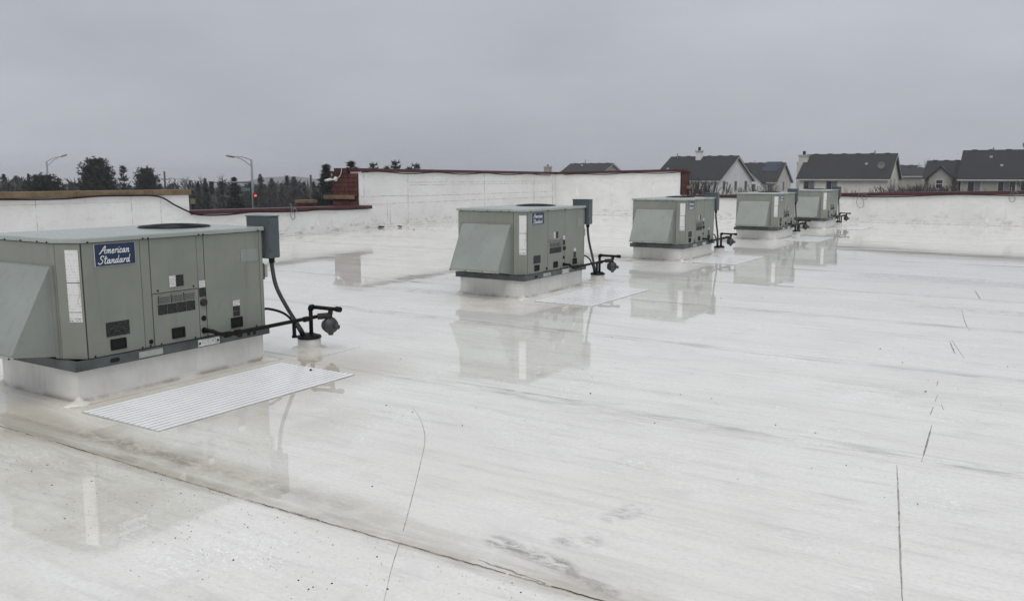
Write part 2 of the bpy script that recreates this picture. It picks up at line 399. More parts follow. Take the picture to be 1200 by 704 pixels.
def ribbon(name, pts, wd, m, parent, h=0.004, jag=0.0):
    P = arc_pts([(p[0], p[1], 0) for p in pts], 10); s = MB()
    for i, p in enumerate(P):
        t = (P[min(i + 1, len(P) - 1)] - P[max(i - 1, 0)]).normalized(); nrm = Vector((-t.y, t.x, 0))
        e = min(1, 4 * min(i, len(P) - 1 - i) / max(1, len(P) - 1)) * 0.7 + 0.3
        q = wd * e * (1 + random.uniform(-jag, jag)) * 0.5; c = p + nrm * random.uniform(-1, 1) * wd * jag * 0.5
        s.v += [tuple(c - nrm * q + Vector((0, 0, .001))), tuple(c + Vector((0, 0, h))), tuple(c + nrm * q + Vector((0, 0, .001)))]
    for i in range(len(P) - 1):
        a = i * 3; s.f += [(a, a + 3, a + 4, a + 1), (a + 1, a + 4, a + 5, a + 2)]
    return s.build(name, m, parent)
def px(*pts): return [on_ground(*p).to_2d()[:] for p in pts]
ribbon('membrane_wrinkle', px((448, 712), (459, 665), (470, 630), (481, 590), (491, 550), (498, 515), (493, 492), (484, 478)), 0.0042, M['faint'], roof, 0.002, 0.3)
ribbon('membrane_split', px((1058, 718), (1055, 650), (1053, 590), (1051, 545)), 0.009, M['faint'], roof, 0.003, 0.25)
ribbon('membrane_split', px((1080, 541), (1086, 520), (1092, 498)), 0.010, M['crease'], roof, 0.004, 0.3)
for pts, wd in ((((1090, 486), (1094, 476)), 0.014), (((1096, 470), (1099, 462)), 0.012), (((1103, 474), (1106, 480)), 0.012), (((1098, 452), (1099, 446)), 0.016),
                (((1113, 400), (1119, 414)), 0.03), (((1127, 362), (1131, 378), (1137, 388)), 0.02), (((1142, 340), (1150, 352)), 0.03), (((1115, 398), (1130, 420)), 0.012)):
    ribbon('membrane_split', px(*pts), wd * .45, M['faint'], roof, 0.003, 0.3)
# dark caught dirt on the lap edge of the first seam: a ragged broken line
x = -6.7
while x < -1.35:
    ln = random.choice((.05, .12, .3, .5)) * random.uniform(.6, 1.3); n = max(2, int(ln / .04)); wd = random.choice((.003, .005, .007, .012))
    ribbon('lap_grime_line', [(x + ln * i / n, 3.176 + .010 * math.sin((x + ln * i / n) * 1.3 + 3.23) + random.uniform(-.004, .003)) for i in range(n + 1)], wd, M['grime'] if random.random() < .15 else (M['crease'] if random.random() < .6 else M['faint']), roof, 0.0062, 0.7)
    x += ln * random.uniform(.82, 1.05)
p0, p1 = px((560, 656), (640, 684)); ribbon('lap_grime_line', [p0, p1], 0.02, M['crease'], roof, 0.005, 0.7)

# grit blown over the near sheets
gm = MB()
def speck(x, y, r):
    b = len(gm.v); k = 5; a0 = random.random() * 6
    for i in range(k):
        q = a0 + 2 * math.pi * i / k; rr = r * random.uniform(.6, 1.2); gm.v.append((x + rr * math.cos(q), y + rr * math.sin(q), 0.0015))
    gm.v.append((x, y, r * 0.7 + 0.001))
    for i in range(k): gm.f.append((b + i, b + (i + 1) % k, b + k))
for _ in range(900):
    u = random.random()
    if u < .55: x, y = random.uniform(-6.6, -1.2), 3.15 - abs(random.gauss(0, 0.55))
    elif u < .8: x, y = random.uniform(-6.5, 1), random.uniform(2, 12)
    else: x, y = random.uniform(-9, 3), random.uniform(6, 25)
    speck(x, y, min(0.011, random.uniform(0.0014, 0.0034) * (1 + random.random() ** 8 * 1.6) * (1 if y < 5 else 1.5)))
tag(gm.build('roof_grit', simple('grit', (0.03, 0.028, 0.026), 0.8, 0, 0.5, 30)), 'tiny dark specks of grit scattered over the wet white roof', 'grit', kind='stuff')

# ---------------------------------------------------------------- parapets
def membrane_wall(name, label, x0, x1, y0, y1, z_a, z_b, along, mat=None):
    """solid wall whose top runs from z_a to z_b along an axis; returns the thing"""
    t = thing(name, ((x0 + x1) / 2, (y0 + y1) / 2, 0), 0, label, 'wall'); ox, oy = t.location.x, t.location.y
    s = MB()
    if along == 'y': s.prism([(y0 - oy, -0.02), (y1 - oy, -0.02), (y1 - oy, z_b), (y0 - oy, z_a)], 'x', x0 - ox, x1 - ox)
    else: s.prism([(x0 - ox, -0.02), (x1 - ox, -0.02), (x1 - ox, z_b), (x0 - ox, z_a)], 'y', y0 - oy, y1 - oy)
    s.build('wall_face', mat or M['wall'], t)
    t['o'] = (ox, oy); return t
def lap(t, m, x0, x1, y0, y1, z0, z1, name='membrane_lap'):
    ox, oy = t['o']; return MB().box(x0 - ox, x1 - ox, y0 - oy, y1 - oy, z0, z1).build(name, m, t, 0.002, seg=1)
def sag_cable(name, pts, r, label, m=None, n=7, sag=0.03, cat='cable'):
    Q = arc_pts(pts, n)
    o = MB().tube(Q, r, 6).build(name, m or M['cable'], smooth=True); return tag(o, label, cat)

# tan-coped wall on the left
WX = -19.8
tw = membrane_wall('parapet_wall', 'white membrane parapet wall topped with tan stone coping', WX - 0.42, WX, -11.9, 15.1, 1.36, 1.34, 'y')
yy = -11.9; i = 0
while yy < 15.05:
    ln = min(1.83, 15.16 - yy); ox, oy = tw['o']
    dz = random.uniform(-.006, .006)
    MB().box(WX - 0.47 - ox, WX + 0.055 - ox, yy - oy + .004, yy + ln - oy - .004, 1.352 + dz, 1.495 + dz).build('coping_stone', M['stone'], tw, 0.008); yy += ln
for yv in (10.9, 13.35, 14.2): lap(tw, M['lapshade'], WX, WX + 0.004, yv, yv + .02, 0.06, 1.33)
lap(tw, M['lapshade'], WX, WX + 0.005, -11, 13.3, 1.19, 1.2)
lap(tw, M['cove'], WX, WX + 0.03, -11.9, 15.1, 0.001, 0.035, 'cove_bead')
del tw['o']
# low red-coped wall
lw = membrane_wall('parapet_wall', 'low white parapet wall with red metal coping, running up to the brick pier', WX - 0.42, WX + 0.012, 15.1, 22.5, 0.83, 0.74, 'y')
ox, oy = lw['o']
def sloped_coping(t, x0, x1, y0, y1, za, zb, h, along, name='coping', step=3.05):
    ox, oy = t['o']; a, b = (y0, y1) if along == 'y' else (x0, x1); q = a
    while q < b - 0.01:
        e = min(q + step, b); f = lambda v: za + (zb - za) * (v - a) / (b - a)
        pr = [(q - (oy if along == 'y' else ox) + .002, f(q) - h), (e - (oy if along == 'y' else ox) - .002, f(e) - h), (e - (oy if along == 'y' else ox) - .002, f(e)), (q - (oy if along == 'y' else ox) + .002, f(q))]
        s = MB(); s.prism(pr, 'x' if along == 'y' else 'y', (x0 - ox) if along == 'y' else (y0 - oy), (x1 - ox) if along == 'y' else (y1 - oy))
        s.build(name, M['red'], t, 0.006); q = e
sloped_coping(lw, WX - 0.47, WX + 0.05, 15.12, 22.56, 0.915, 0.84, 0.115, 'y')
lap(lw, M['seam'], WX + 0.012, WX + 0.016, 19.9, 20.0, 0.06, 0.72); lap(lw, M['cove'], WX + 0.012, WX + 0.04, 15.1, 22.5, 0.001, 0.035, 'cove_bead')
del lw['o']
# tall wall along the left, then turning across the far end
TX = -20.3; FY = 36.7
tl = membrane_wall('parapet_wall', 'tall white seamed wall with dark red coping, next to the ledged brick pier', TX - 0.40, TX, 22.52, FY + 0.4, 2.0, 1.93, 'y')
sloped_coping(tl, TX - 0.45, TX + 0.05, 22.47, FY + 0.45, 2.12, 2.04, 0.11, 'y')
for (a, b, zz) in ((22.6, 25.2, 1.12), (25.2, FY, 1.085), (22.6, FY, 0.84), (25.3, FY, 1.60), (25.3, FY, 1.5)): lap(tl, M['lapshade'], TX, TX + 0.006, a, b, zz, zz + 0.022)
for yv in (22.75, 25.2, 30.4, 34.6, 36.4): lap(tl, M['lapshade'], TX, TX + 0.009, yv, yv + .035, 0.06, 1.93)
lap(tl, M['lapshade'], TX, TX + 0.007, 24.0, 24.03, 0.06, 0.83); lap(tl, M['lapshade'], TX, TX + 0.007, 24.15, 24.18, 0.06, 0.83)
lap(tl, M['cove'], TX, TX + 0.035, 22.6, FY, 0.001, 0.05, 'cove_bead'); del tl['o']
tf = membrane_wall('parapet_wall', 'tall white wall with red coping that ends beside the bare shrub', TX + 0.002, -13.8, FY, FY + 0.40, 1.93, 2.05, 'x')
sloped_coping(tf, TX + 0.056, -13.74, FY - 0.05, FY + 0.45, 2.04, 2.16, 0.11, 'x')
lap(tf, M['seam'], TX + 1.1, -14.0, FY - 0.006, FY, 1.58, 1.66)
for xv in (TX + 1.15, -17.3, -15.2): lap(tf, M['seam'], xv, xv + .11, FY - 0.009, FY, 0.06, 1.57)
lap(tf, M['cove'], TX, -13.8, FY - 0.035, FY, 0.001, 0.05, 'cove_bead')
lap(tf, M['black'], -13.86, -13.80, FY - 0.012, FY + .01, 1.0, 2.04, 'edge_seal'); del tf['o']
fl = membrane_wall('parapet_wall', 'long low white parapet with dark red coping in front of the houses', -13.5, 13.9, FY, FY + 0.40, 0.87, 1.55, 'x')
sloped_coping(fl, -13.5, 13.9, FY - 0.05, FY + 0.45, 0.995, 1.67, 0.13, 'x')
for xv in (-6.2, -1.7, 3.0): lap(fl, M['seam'], xv, xv + .10, FY - 0.006, FY, 0.06, 0.98 if xv < -3 else 1.1)
lap(fl, M['cove'], -13.5, 13.9, FY - 0.04, FY, 0.001, 0.05, 'cove_bead'); del fl['o']

# brick pier at the end of the tall wall, each block its own piece
def brick_pier(name, label, x0, x1, y0, y1, z0, z1, bl, bh, led=None):
    t = thing(name, ((x0 + x1) / 2, (y0 + y1) / 2, z0), 0, label, 'pier'); ox, oy, oz = t.location
    MB().box(x0 + .012 - ox, x1 - .012 - ox, y0 + .012 - oy, y1 - .012 - oy, 0, z1 - z0).build('core', M['mortar'], t)
    cache = {}
    def piece(a0, a1, b0, b1, c0, c1):
        key = tuple(round(q, 3) for q in (a1 - a0, b1 - b0, c1 - c0))
        if key not in cache:
            me = MB().box(-key[0] / 2, key[0] / 2, -key[1] / 2, key[1] / 2, -key[2] / 2, key[2] / 2).mesh('brick', 0.004, 1); me.materials.append(M['brick']); cache[key] = me
        put('brick', cache[key], None, t, ((a0 + a1) / 2 - ox, (b0 + b1) / 2 - oy, (c0 + c1) / 2 - oz))
    z = z0; r = 0; j = .018
    while z + bh <= z1 + .001:
        if led and led[0] - bh * .6 < z + bh / 2 < led[1] + bh * .1: z += bh; r += 1; continue
        for (a, b, fixed, ax) in ((x0, x1, y0, 'x'), (y0, y1, x1, 'y')):
            q = a - (bl / 2 if r % 2 else 0)
            while q < b - .01:
                s0, s1 = max(q, a) + j / 2, min(q + bl, b) - j / 2
                if s1 - s0 > .03:
                    pr = random.uniform(0, .004)
                    if ax == 'x': piece(s0, s1, y0 - pr, y0 + .03 - pr, z + j / 2, z + bh - j / 2)
                    else: piece(x1 - .03 + pr, x1 + pr, s0 + (.031 if s0 < y0 + .02 else 0), s1, z + j / 2, z + bh - j / 2)
                q += bl
        z += bh; r += 1
    return t
bp = brick_pier('brick_pier', 'dark red brick pier with tan stone ledge at the end of the tall wall', -21.5, -20.325, 22.44, 23.1, 0.82, 1.94, 0.40, 0.16, (1.05, 1.18))
ox, oy, oz = bp.location
a, b = -21.85, -20.42
for q0, q1 in ((a, a + .36), (a + .365, b - .27), (b - .265, b)): MB().box(q0 - ox, q1 - ox, 22.34 - oy, 22.43 - oy, 1.045 - oz, 1.18 - oz).build('ledge_stone', M['stone'], bp, .008)
MB().box(-21.56 - ox, -20.76 - ox, 22.40 - oy, 23.1 - oy, 1.94 - oz, 2.02 - oz).build('pier_cap', M['red'], bp, .006)
MB().box(-21.38 - ox, -20.76 - ox, 22.42 - oy, 23.1 - oy, 2.02 - oz, 2.125 - oz).build('pier_cap', M['red'], bp, .006)
ep = brick_pier('brick_pier', 'narrow dark red brick pier closing the tall far wall, beside a bare shrub', -13.79, -13.585, FY + 0.005, FY + 0.42, 0.99, 2.03, 0.30, 0.10)
ox, oy, oz = ep.location
MB().box(-13.583 - ox, -13.40 - ox, FY + .08 - oy, FY + .40 - oy, 1.28 - oz, 1.42 - oz).build('ledge_stone', M['stone'], ep, .008)
MB().box(-13.738 - ox, -13.56 - ox, FY - .04 - oy, FY + .45 - oy, 2.03 - oz, 2.15 - oz).build('pier_cap', M['red'], ep, .008)
sp_ = at_dist(359, 238, 30); sp = brick_pier('brick_pier', 'small brick pier with tan cap standing beyond the low red-coped wall', sp_.x - .22, sp_.x + .2, sp_.y - .2, sp_.y + .2, -0.10, 0.94, 0.2, 0.08)
ox, oy, oz = sp.location; MB().box(-.27, .27, -.27, .27, 1.04, 1.14).build('cap_stone', M['stone'], sp, .01)

# cables along the copings
def run(pts, r, label, m=None): return sag_cable('roof_cable', pts, r, label, m)
pts = [(WX + 0.07, y, 1.335 + 0.012 * math.sin(y * 2.1) + (0.015 if y > 12 else -.01)) for y in [-6 + .8 * k for k in range(25)]]
pts += [(WX + 0.07, 14.1, 1.32), (WX + .07, 14.6, 1.08), (WX + .07, 15.1, .86), (WX + .08, 15.5, .775), (WX + .08, 16.3, .755), (WX + .08, 17.2, .80), (WX + .08, 18.2, .77), (WX + .08, 19.2, .755), (WX + .08, 20.0, .775), (WX + .08, 21, .745), (WX + .08, 22.3, .74)]
run(pts, 0.022, 'black cable drooping from the tan coping down to the low red coping')
run([(TX + .07, 22.6 + .75 * k, 2.0 - .004 * k + 0.035 * math.sin(k * 1.35) - .02) for k in range(19)], 0.020, 'black cable clipped under the red coping of the tall left wall')
run([(TX + .5 + .5 * k, FY - .07, 1.925 + .0085 * k + 0.03 * math.sin(k * 1.1) - .02) for k in range(13)] + [(-13.83, FY - .05, 1.95), (-13.80, FY - .06, 1.5), (-13.78, FY - .06, 1.02)], 0.020, 'black cable under the coping of the tall far wall, hanging down its end')
run([(-13.4 + .9 * k, FY - .07, .862 + .022 * k + 0.035 * math.sin(k * 1.2) - .01) for k in range(24)], 0.022, 'black cable sagging under the long low red coping')
def wire_loop(base, sc, label):
    bx, by, bz, ax = base
    P = [(0, .10, .06), (0, .04, .14), (-.30, 0, .145), (-.33, .0, .05)] if False else None
    pts = [(0, .03, .13), (.0, .09, .08), (.0, .095, -.05), (-.05, .10, -.22), (.02, .10, -.36), (.12, .10, -.33), (.12, .10, -.2), (.06, .10, -.08), (.14, .11, -.02), (.2, .10, -.10), (.16, .10, -.17), (.08, .10, -.14)]
    if ax == 'y': Q = [(bx + p[1], by + p[0] * sc, bz + p[2] * sc) for p in pts]
    else: Q = [(bx + p[0] * sc, by - p[1], bz + p[2] * sc) for p in pts]
    return tag(MB().tube(arc_pts(Q, 6), 0.010, 5).build('wire_loop', M['wire'], smooth=True), label, 'wire')
wire_loop((WX, 18.75, .88, 'y'), 1.0, 'loose grey wire loop hanging over the low red coping')
wire_loop((-6.25, FY, 1.17, 'x'), 1.6, 'loose grey wire loop hanging over far coping by the last unit')
wire_loop((-0.95, FY, 1.30, 'x'), 1.1, 'loose grey wire loop hanging over far coping where no unit stands')

# security camera on the pier
sc = thing('security_camera', (-21.56, 22.40, 1.74), 0, 'white bullet security camera mounted on the brick pier', 'camera')
MB().lathe([(.05, .0), (.085, .012), (.085, .05), (.05, .07)], (.25, 0, 0), 16, 'y').build('mount', M['white'], sc, smooth=True)
MB().tube([(.25, -.03, -.01), (.10, -.10, -.03)], .025, 8).build('arm', M['white'], sc, smooth=True)
MB().tube([(.16, -.11, -.01), (-.10, -.135, -.055)], [.05, .045], 12).build('housing', M['white'], sc, smooth=True)
MB().tube([(-.102, -.1352, -.0553), (-.112, -.136, -.057)], .034, 12).build('lens', M['black'], sc)
MB().tube(arc_pts([(.30, -.02, .03), (.48, -.03, .08), (.58, -.03, .25), (.62, -.03, .40), (.72, .0, .44), (.85, .1, .42)], 6), .012, 6).build('lead', M['white'], sc, smooth=True)

# ================================================================== ROOFTOP UNITS
CX, CY = -7.22, 1.0                 # local origin of a unit: centre of its curb (y measured from the curb's near end)
Y0S = [3.88, 10.95, 17.70, 25.05, 31.35]
ordinal = ['first', 'second', 'third', 'fourth', 'last']
def P_(s): return None
def lx(X): return X - CX
def ly(Y): return Y - 3.88 - CY      # numbers below are read off the first unit

def make_curb():
    t = thing('roof_curb'); s = MB()
    x0, x1, y0, y1 = lx(-7.80), lx(-6.635), ly(3.885), ly(5.86)
    prof = [(0.045, 0.0), (0.018, 0.012), (0.004, 0.045), (0.0, 0.10), (0.0, 0.268)]
    for (o, h) in prof: s.v += [(x0 - o, y0 - o, h), (x1 + o, y0 - o, h), (x1 + o, y1 + o, h), (x0 - o, y1 + o, h)]
    for i in range(len(prof) - 1):
        for k in range(4): k2 = (k + 1) % 4; s.f.append((i * 4 + k, i * 4 + k2, i * 4 + 4 + k2, i * 4 + 4 + k))
    e = (len(prof) - 1) * 4; s.f.append((e, e + 1, e + 2, e + 3))
    s.build('curb_wall', M['curb'], t, 0.004)
    m = MB(); w_ = .13
    for (a0, a1, b0, b1) in ((x0 - w_, x1 + w_, y0 - w_, y0 - .03), (x0 - w_, x1 + w_, y1 + .03, y1 + w_), (x0 - w_, x0 - .03, y0 - .03, y1 + .03), (x1 + .03, x1 + w_, y0 - .03, y1 + .03)): m.box(a0, a1, b0, b1, .0005, .0052)
    m.build('flashing_skirt', M['roof'], t)
    for (cx, cy, sx, sy) in ((x1, y0, 1, -1), (x1, y1, 1, 1), (x0, y0, -1, -1)):
        q = MB(); n = 14                          # moulded corner patch: a lobed flange with a fillet up the corner
        ring = []
        for i in range(n):
            an = 2 * math.pi * i / n; rr = .10 * (1 + .16 * math.cos(4 * an) + .05 * math.sin(3 * an)); ring.append((cx + sx * .04 + rr * math.cos(an), cy + sy * .04 + rr * math.sin(an)))
        b = len(q.v); q.v += [(*p, .0008) for p in ring] + [(cx + sx * .04 + (p[0] - cx - sx * .04) * .93, cy + sy * .04 + (p[1] - cy - sy * .04) * .93, .008) for p in ring] + [(cx + sx * .012 + (p[0] - cx - sx * .04) * .42, cy + sy * .012 + (p[1] - cy - sy * .04) * .40, .017) for p in ring] + [(cx + (p[0] - cx - sx * .04) * .10 , cy + (p[1] - cy - sy * .04) * .10, .052) for p in ring]
        for l in range(3):
            for i in range(n): j = (i + 1) % n; q.f.append((b + l * n + i, b + l * n + j, b + l * n + n + j, b + l * n + n + i))
        q.f.append(tuple(b + 3 * n + i for i in range(n)))
        q.build('corner_patch', M['pot'], t, smooth=True)
    return t

# --- cursive stroke lettering for the badge
LET = {
 'A': (.70, [[(-.05, -.02), (.12, .2), (.30, .62), (.50, 1.0), (.52, .6), (.56, .1), (.66, .02)], [(.10, .36), (.35, .44), (.62, .42)]]),
 'm': (.56, [[(0, .42), (.06, .5), (.06, .2), (.05, 0), (.10, .3), (.2, .5), (.25, .42), (.24, 0), (.29, .3), (.38, .5), (.44, .42), (.43, .06), (.52, .04)]]),
 'e': (.34, [[(-.02, .1), (.12, .24), (.24, .36), (.2, .5), (.1, .46), (.05, .25), (.1, .03), (.2, .02), (.34, .14)]]),
 'r': (.28, [[(0, .4), (.06, .5), (.06, .2), (.05, 0), (.10, .32), (.2, .5), (.28, .44)]]),
 'i': (.19, [[(0, .4), (.06, .5), (.06, .1), (.12, .01), (.19, .1)], [(.10, .68), (.13, .75)]]),
 'c': (.32, [[(.25, .40), (.2, .5), (.1, .46), (.04, .25), (.09, .03), (.2, .02), (.32, .14)]]),
 'a': (.40, [[(.27, .42), (.18, .5), (.06, .4), (.04, .15), (.1, .01), (.2, .12), (.28, .48), (.27, .1), (.33, .01), (.40, .1)]]),
 'n': (.38, [[(0, .42), (.06, .5), (.06, .2), (.05, 0), (.10, .3), (.21, .5), (.27, .42), (.26, .06), (.31, .01), (.38, .1)]]),
 'S': (.58, [[(.52, .84), (.45, 1.0), (.28, .98), (.18, .80), (.28, .60), (.44, .42), (.42, .14), (.22, 0), (.05, .08), (.04, .2)]]),
 't': (.28, [[(.12, 1.0), (.09, .5), (.09, .1), (.16, .01), (.28, .1)], [(-.04, .62), (.12, .65), (.3, .68)]]),
 'd': (.40, [[(.27, .42), (.18, .5), (.06, .4), (.04, .15), (.1, .01), (.2, .12), (.28, .5), (.31, 1.02), (.28, .4), (.29, .05), (.40, .06)]]),
}
def lettering(lines, y0, y1, xs):
    """strokes lie in the y-z plane at x = xs, reading along +y"""
    s = MB()
    for (txt, za, hh, ya, yb) in lines:
        adv = sum(LET[c][0] for c in txt) + .03 * len(txt); k = (yb - ya) / adv; cur = ya
        for c in txt:
            a, strokes = LET[c]
            for st in strokes:
                Q = arc_pts([(p[0] * k + p[1] * hh * .22, p[1] * hh, 0) for p in st], 4); wd = hh * .062
                b = len(s.v)
                for i, p in enumerate(Q):
                    t = (Q[min(i + 1, len(Q) - 1)] - Q[max(i - 1, 0)]).normalized(); n = Vector((-t.y, t.x, 0)) * wd
                    for q, dx in ((p - n, 0), (p + n, 0), (p + n * .7, .0012), (p - n * .7, .0012)): s.v.append((xs + dx, cur + q.x, za + q.y))
                for i in range(len(Q) - 1):
                    for q in range(4): q2 = (q + 1) % 4; s.f.append((b + i * 4 + q, b + i * 4 + q2, b + i * 4 + 4 + q2, b + i * 4 + 4 + q))
                s.f.append((b, b + 1, b + 2, b + 3)); e = b + (len(Q) - 1) * 4; s.f.append((e + 3, e + 2, e + 1, e))
            cur += (a + .03) * k
    return s

def make_unit():
    t = thing('rooftop_unit')
    FX = -6.60
    # steel base rail
    r = MB(); xa, xb, ya, yb = lx(-7.865), lx(-6.578), ly(3.842), ly(5.90)
    z0, z1 = .270, .352
    for (a0, a1, b0, b1) in ((xa, xb, ya, ya + .04), (xa, xb, yb - .04, yb), (xa, xa + .04, ya + .04, yb - .04), (xb - .04, xb, ya + .04, yb - .04)): r.box(a0, a1, b0, b1, z0, z1)
    rail = r.build('base_rail', M['rail'], t, .003)
    MB().box(xb, xb + .004, ly(4.415), ly(4.655), .285, .338).build('rail_plate', M['galv'], rail)
    MB().box(xb, xb + .006, ly(4.66), ly(5.02), .276, .347).build('rail_splice', M['rail'], rail, .002)
    MB().box(xb, xb + .008, ly(5.03), ly(5.27), .279, .342).build('instruction_plate', M['whiteprint'], rail)
    for yv in (5.045, 5.25): MB().lathe([(.011, 0), (.011, .003)], (xb + .008, ly(yv), .310), 10, 'x').build('plate_hole', M['black'], rail)
    for yv, wv in ((4.19, .085), (5.52, .06)):
        pr = [(ly(yv) + (wv / 2) * c, .312 + .018 * d) for c, d in ((-1, -.5), (-.8, -1), (.8, -1), (1, -.5), (1, .5), (.8, 1), (-.8, 1), (-1, .5))]
        MB().prism(pr, 'x', xb, xb + .003).build('lifting_hole', M['gap'], rail)
    for yv in (5.63, 5.70): MB().lathe([(.022, 0), (.022, .003)], (xb, ly(yv), .312), 12, 'x').build('rail_hole', M['gap'], rail)
    # cabinet carcass (dark in the joints) and its panels
    zb, zt = .353, 1.312
    MB().prism([(lx(-7.81), ly(3.875)), (lx(-6.79), ly(3.875)), (lx(-6.618), ly(3.975)), (lx(-6.618), ly(5.86)), (lx(-7.81), ly(5.86))], 'z', zb, zt).build('carcass', M['gap'], t)
    def fpanel(name, y0, y1, z0, z1, proud=.018, m='sage', bev=.004):
        return MB().box(lx(-6.618), lx(-6.618) + proud, ly(y0), ly(y1), z0, z1).build(name, M[m], t, bev)
    d1 = fpanel('access_panel', 3.979, 4.502, zb + .004, zt, .019)
    fpanel('post', 4.507, 4.594, zb + .004, zt, .015)
    d2 = fpanel('access_panel', 4.600, 5.083, .826, zt, .018)
    d3 = fpanel('access_panel', 4.600, 5.078, zb + .004, .820, .020)
    fpanel('post', 5.087, 5.163, zb + .004, zt, .015)
    d4 = fpanel('access_panel', 5.169, 5.822, zb + .004, zt, .018)
    fpanel('post', 5.826, 5.862, zb + .004, zt, .020)
    # angled corner post (with the long white data strip) and end panels
    A, B = Vector((lx(-6.792), ly(3.870))), Vector((lx(-6.604), ly(3.974)))
    dirv = (B - A).normalized(); nv = Vector((dirv.y, -dirv.x))
    def cpanel(name, u0, u1, z0, z1, proud, m, d0=0.0, parent=None, bev=0.0):
        a = A + dirv * u0 + nv * d0; b = A + dirv * u1 + nv * d0; c = b + nv * proud; d = a + nv * proud
        return MB().prism([a[:], b[:], c[:], d[:]], 'z', z0, z1).build(name, M[m], parent or t, bev)
    Lc = (B - A).length
    post = cpanel('corner_post', 0, Lc - .004, zb + .004, zt, .010, 'sage', 0, None, .003)
    cpanel('data_strip', .085, .195, .70, 1.262, .0015, 'strip', .0105, post)
    cpanel('data_strip', .085, .195, .668, .697, .0018, 'whiteprint', .0105, post)
    cpanel('strip_rule', .085, .195, .992, .997, .0022, 'gap', .0105, post)
    cpanel('strip_rule', .085, .195, .748, .752, .0022, 'gap', .0105, post)
    MB().box(lx(-7.815), lx(-6.797), ly(3.862), ly(3.874), zb + .004, zt).build('end_panel', M['sage'], t, .004)
    MB().box(lx(-7.822), lx(-7.811), ly(3.880), ly(5.855), zb + .004, zt).build('back_panel', M['sage'], t, .004)
    MB().box(lx(-7.815), lx(-6.605), ly(5.861), ly(5.872), zb + .004, zt).build('rear_panel', M['sage'], t, .004)
    # rain hood over the outdoor-air intake
    hx0, hx1, hy = lx(-7.715), lx(-6.83), ly(3.861)
    hd = MB().prism([(hy, 1.125), (hy - .035, 1.112), (hy - .385, .448), (hy - .385, .425), (hy - .365, .425), (hy, .372)], 'x', hx0, hx1).build('rain_hood', M['hood'], t, .003)
    MB().box(hx0 - .012, hx1 + .012, hy - .395, hy - .375, .412, .432).build('hood_lip', M['galv'], hd, .003)
    for xx in (hx0 - .008, hx1 + .001): MB().prism([(hy, 1.135), (hy - .03, 1.125), (hy - .03, .365), (hy, .36)], 'x', xx, xx + .006).build('hood_flange', M['hood'], hd)
    # lid
    lidp = [(lx(-7.845), ly(3.845)), (lx(-6.785), ly(3.845)), (lx(-6.578), ly(3.955)), (lx(-6.578), ly(5.885)), (lx(-7.845), ly(5.885))]
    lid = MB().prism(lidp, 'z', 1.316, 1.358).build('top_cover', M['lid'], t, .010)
    ci = Vector((lx(-7.27), ly(5.36)))
    MB().lathe([(.345, 1.356), (.345, 1.360), (.335, 1.362)], (ci.x, ci.y, 0), 36).build('fan_ring', M['rail'], t)
    MB().lathe([(.325, 1.3605), (.325, 1.362)], (ci.x, ci.y, 0), 36).build('fan_opening', M['gap'], t)
    gd = MB()
    for k in range(12):
        rr = .03 + k * .0272; h = 1.367 + .020 * (1 - (rr / .34) ** 2)
        gd.tube([(ci.x + rr * math.cos(q * math.pi / 14), ci.y + rr * math.sin(q * math.pi / 14), h) for q in range(29)], .0045, 4, False)
    for k in range(8):
        q = k * math.pi / 4; gd.tube([(ci.x + rr * math.cos(q), ci.y + rr * math.sin(q), 1.363 + .020 * (1 - (rr / .34) ** 2)) for rr in (.0, .1, .2, .26, .33)], .005, 4)
    gd.build('fan_guard', M['grill'], t)
    bl = MB()
    for k in range(4):
        q = k * math.pi / 2 + .3; d = Vector((math.cos(q), math.sin(q))); n = Vector((-d.y, d.x)); b = len(bl.v)
        for (rr, ww, zz) in ((.06, .05, 1.3655), (.28, .085, 1.3655)):
            for sgn in (-1, 1): p = ci + d * rr + n * ww * sgn; bl.v += [(p.x, p.y, zz + .002 * sgn), (p.x, p.y, zz + .002 * sgn + .003)]
        bl.f += [(b, b + 2, b + 6, b + 4), (b + 1, b + 5, b + 7, b + 3), (b, b + 4, b + 5, b + 1), (b + 2, b + 3, b + 7, b + 6), (b, b + 1, b + 3, b + 2), (b + 4, b + 6, b + 7, b + 5)]
    bl.build('fan_blades', M['grill'], t)
    # lid screws
    scm = MB().lathe([(.0085, 0), (.0085, .004), (.005, .007)], (0, 0, 0), 8, 'x').mesh('screw'); scm.materials.append(M['black'])
    for yv in (4.02, 4.525, 4.575, 5.10, 5.15, 5.80): put('screw', scm, None, t, (lx(-6.578), ly(yv), 1.322))
    for yv, zz in ((4.03, .37), (4.47, .37), (4.55, .372), (4.66, .37), (5.02, .37), (5.25, .37), (5.75, .37), (4.655, .85), (5.03, .85)): put('screw', scm, None, t, (lx(-6.5985), ly(yv), zz))
    scy = MB().lathe([(.0085, 0), (.0085, -.004), (.005, -.007)], (0, 0, 0), 8, 'y').mesh('screw'); scy.materials.append(M['black'])
    for xv in (-7.75, -7.5, -7.25, -7.0, -6.86): put('screw', scy, None, t, (lx(xv), ly(3.845), 1.323))
    for xv in (-7.68, -7.40, -7.10, -6.85): put('screw', scy, None, t, (lx(xv), ly(3.4655), .423))
    # badge with cursive lettering
    fx = lx(-6.599) + .0005
    MB().box(fx, fx + .004, ly(4.083), ly(4.457), 1.1135, 1.3005).build('badge_border', M['white'], t, .001, seg=1)
    bd = MB().box(fx + .004, fx + .008, ly(4.086), ly(4.452), 1.116, 1.298).build('badge', M['blue'], t, .001, seg=1)
    lettering([('American', 1.218, .064, ly(4.128), ly(4.398)), ('Standard', 1.134, .064, ly(4.106), ly(4.400))], 0, 0, fx + .0082).build('lettering', M['white'], bd)
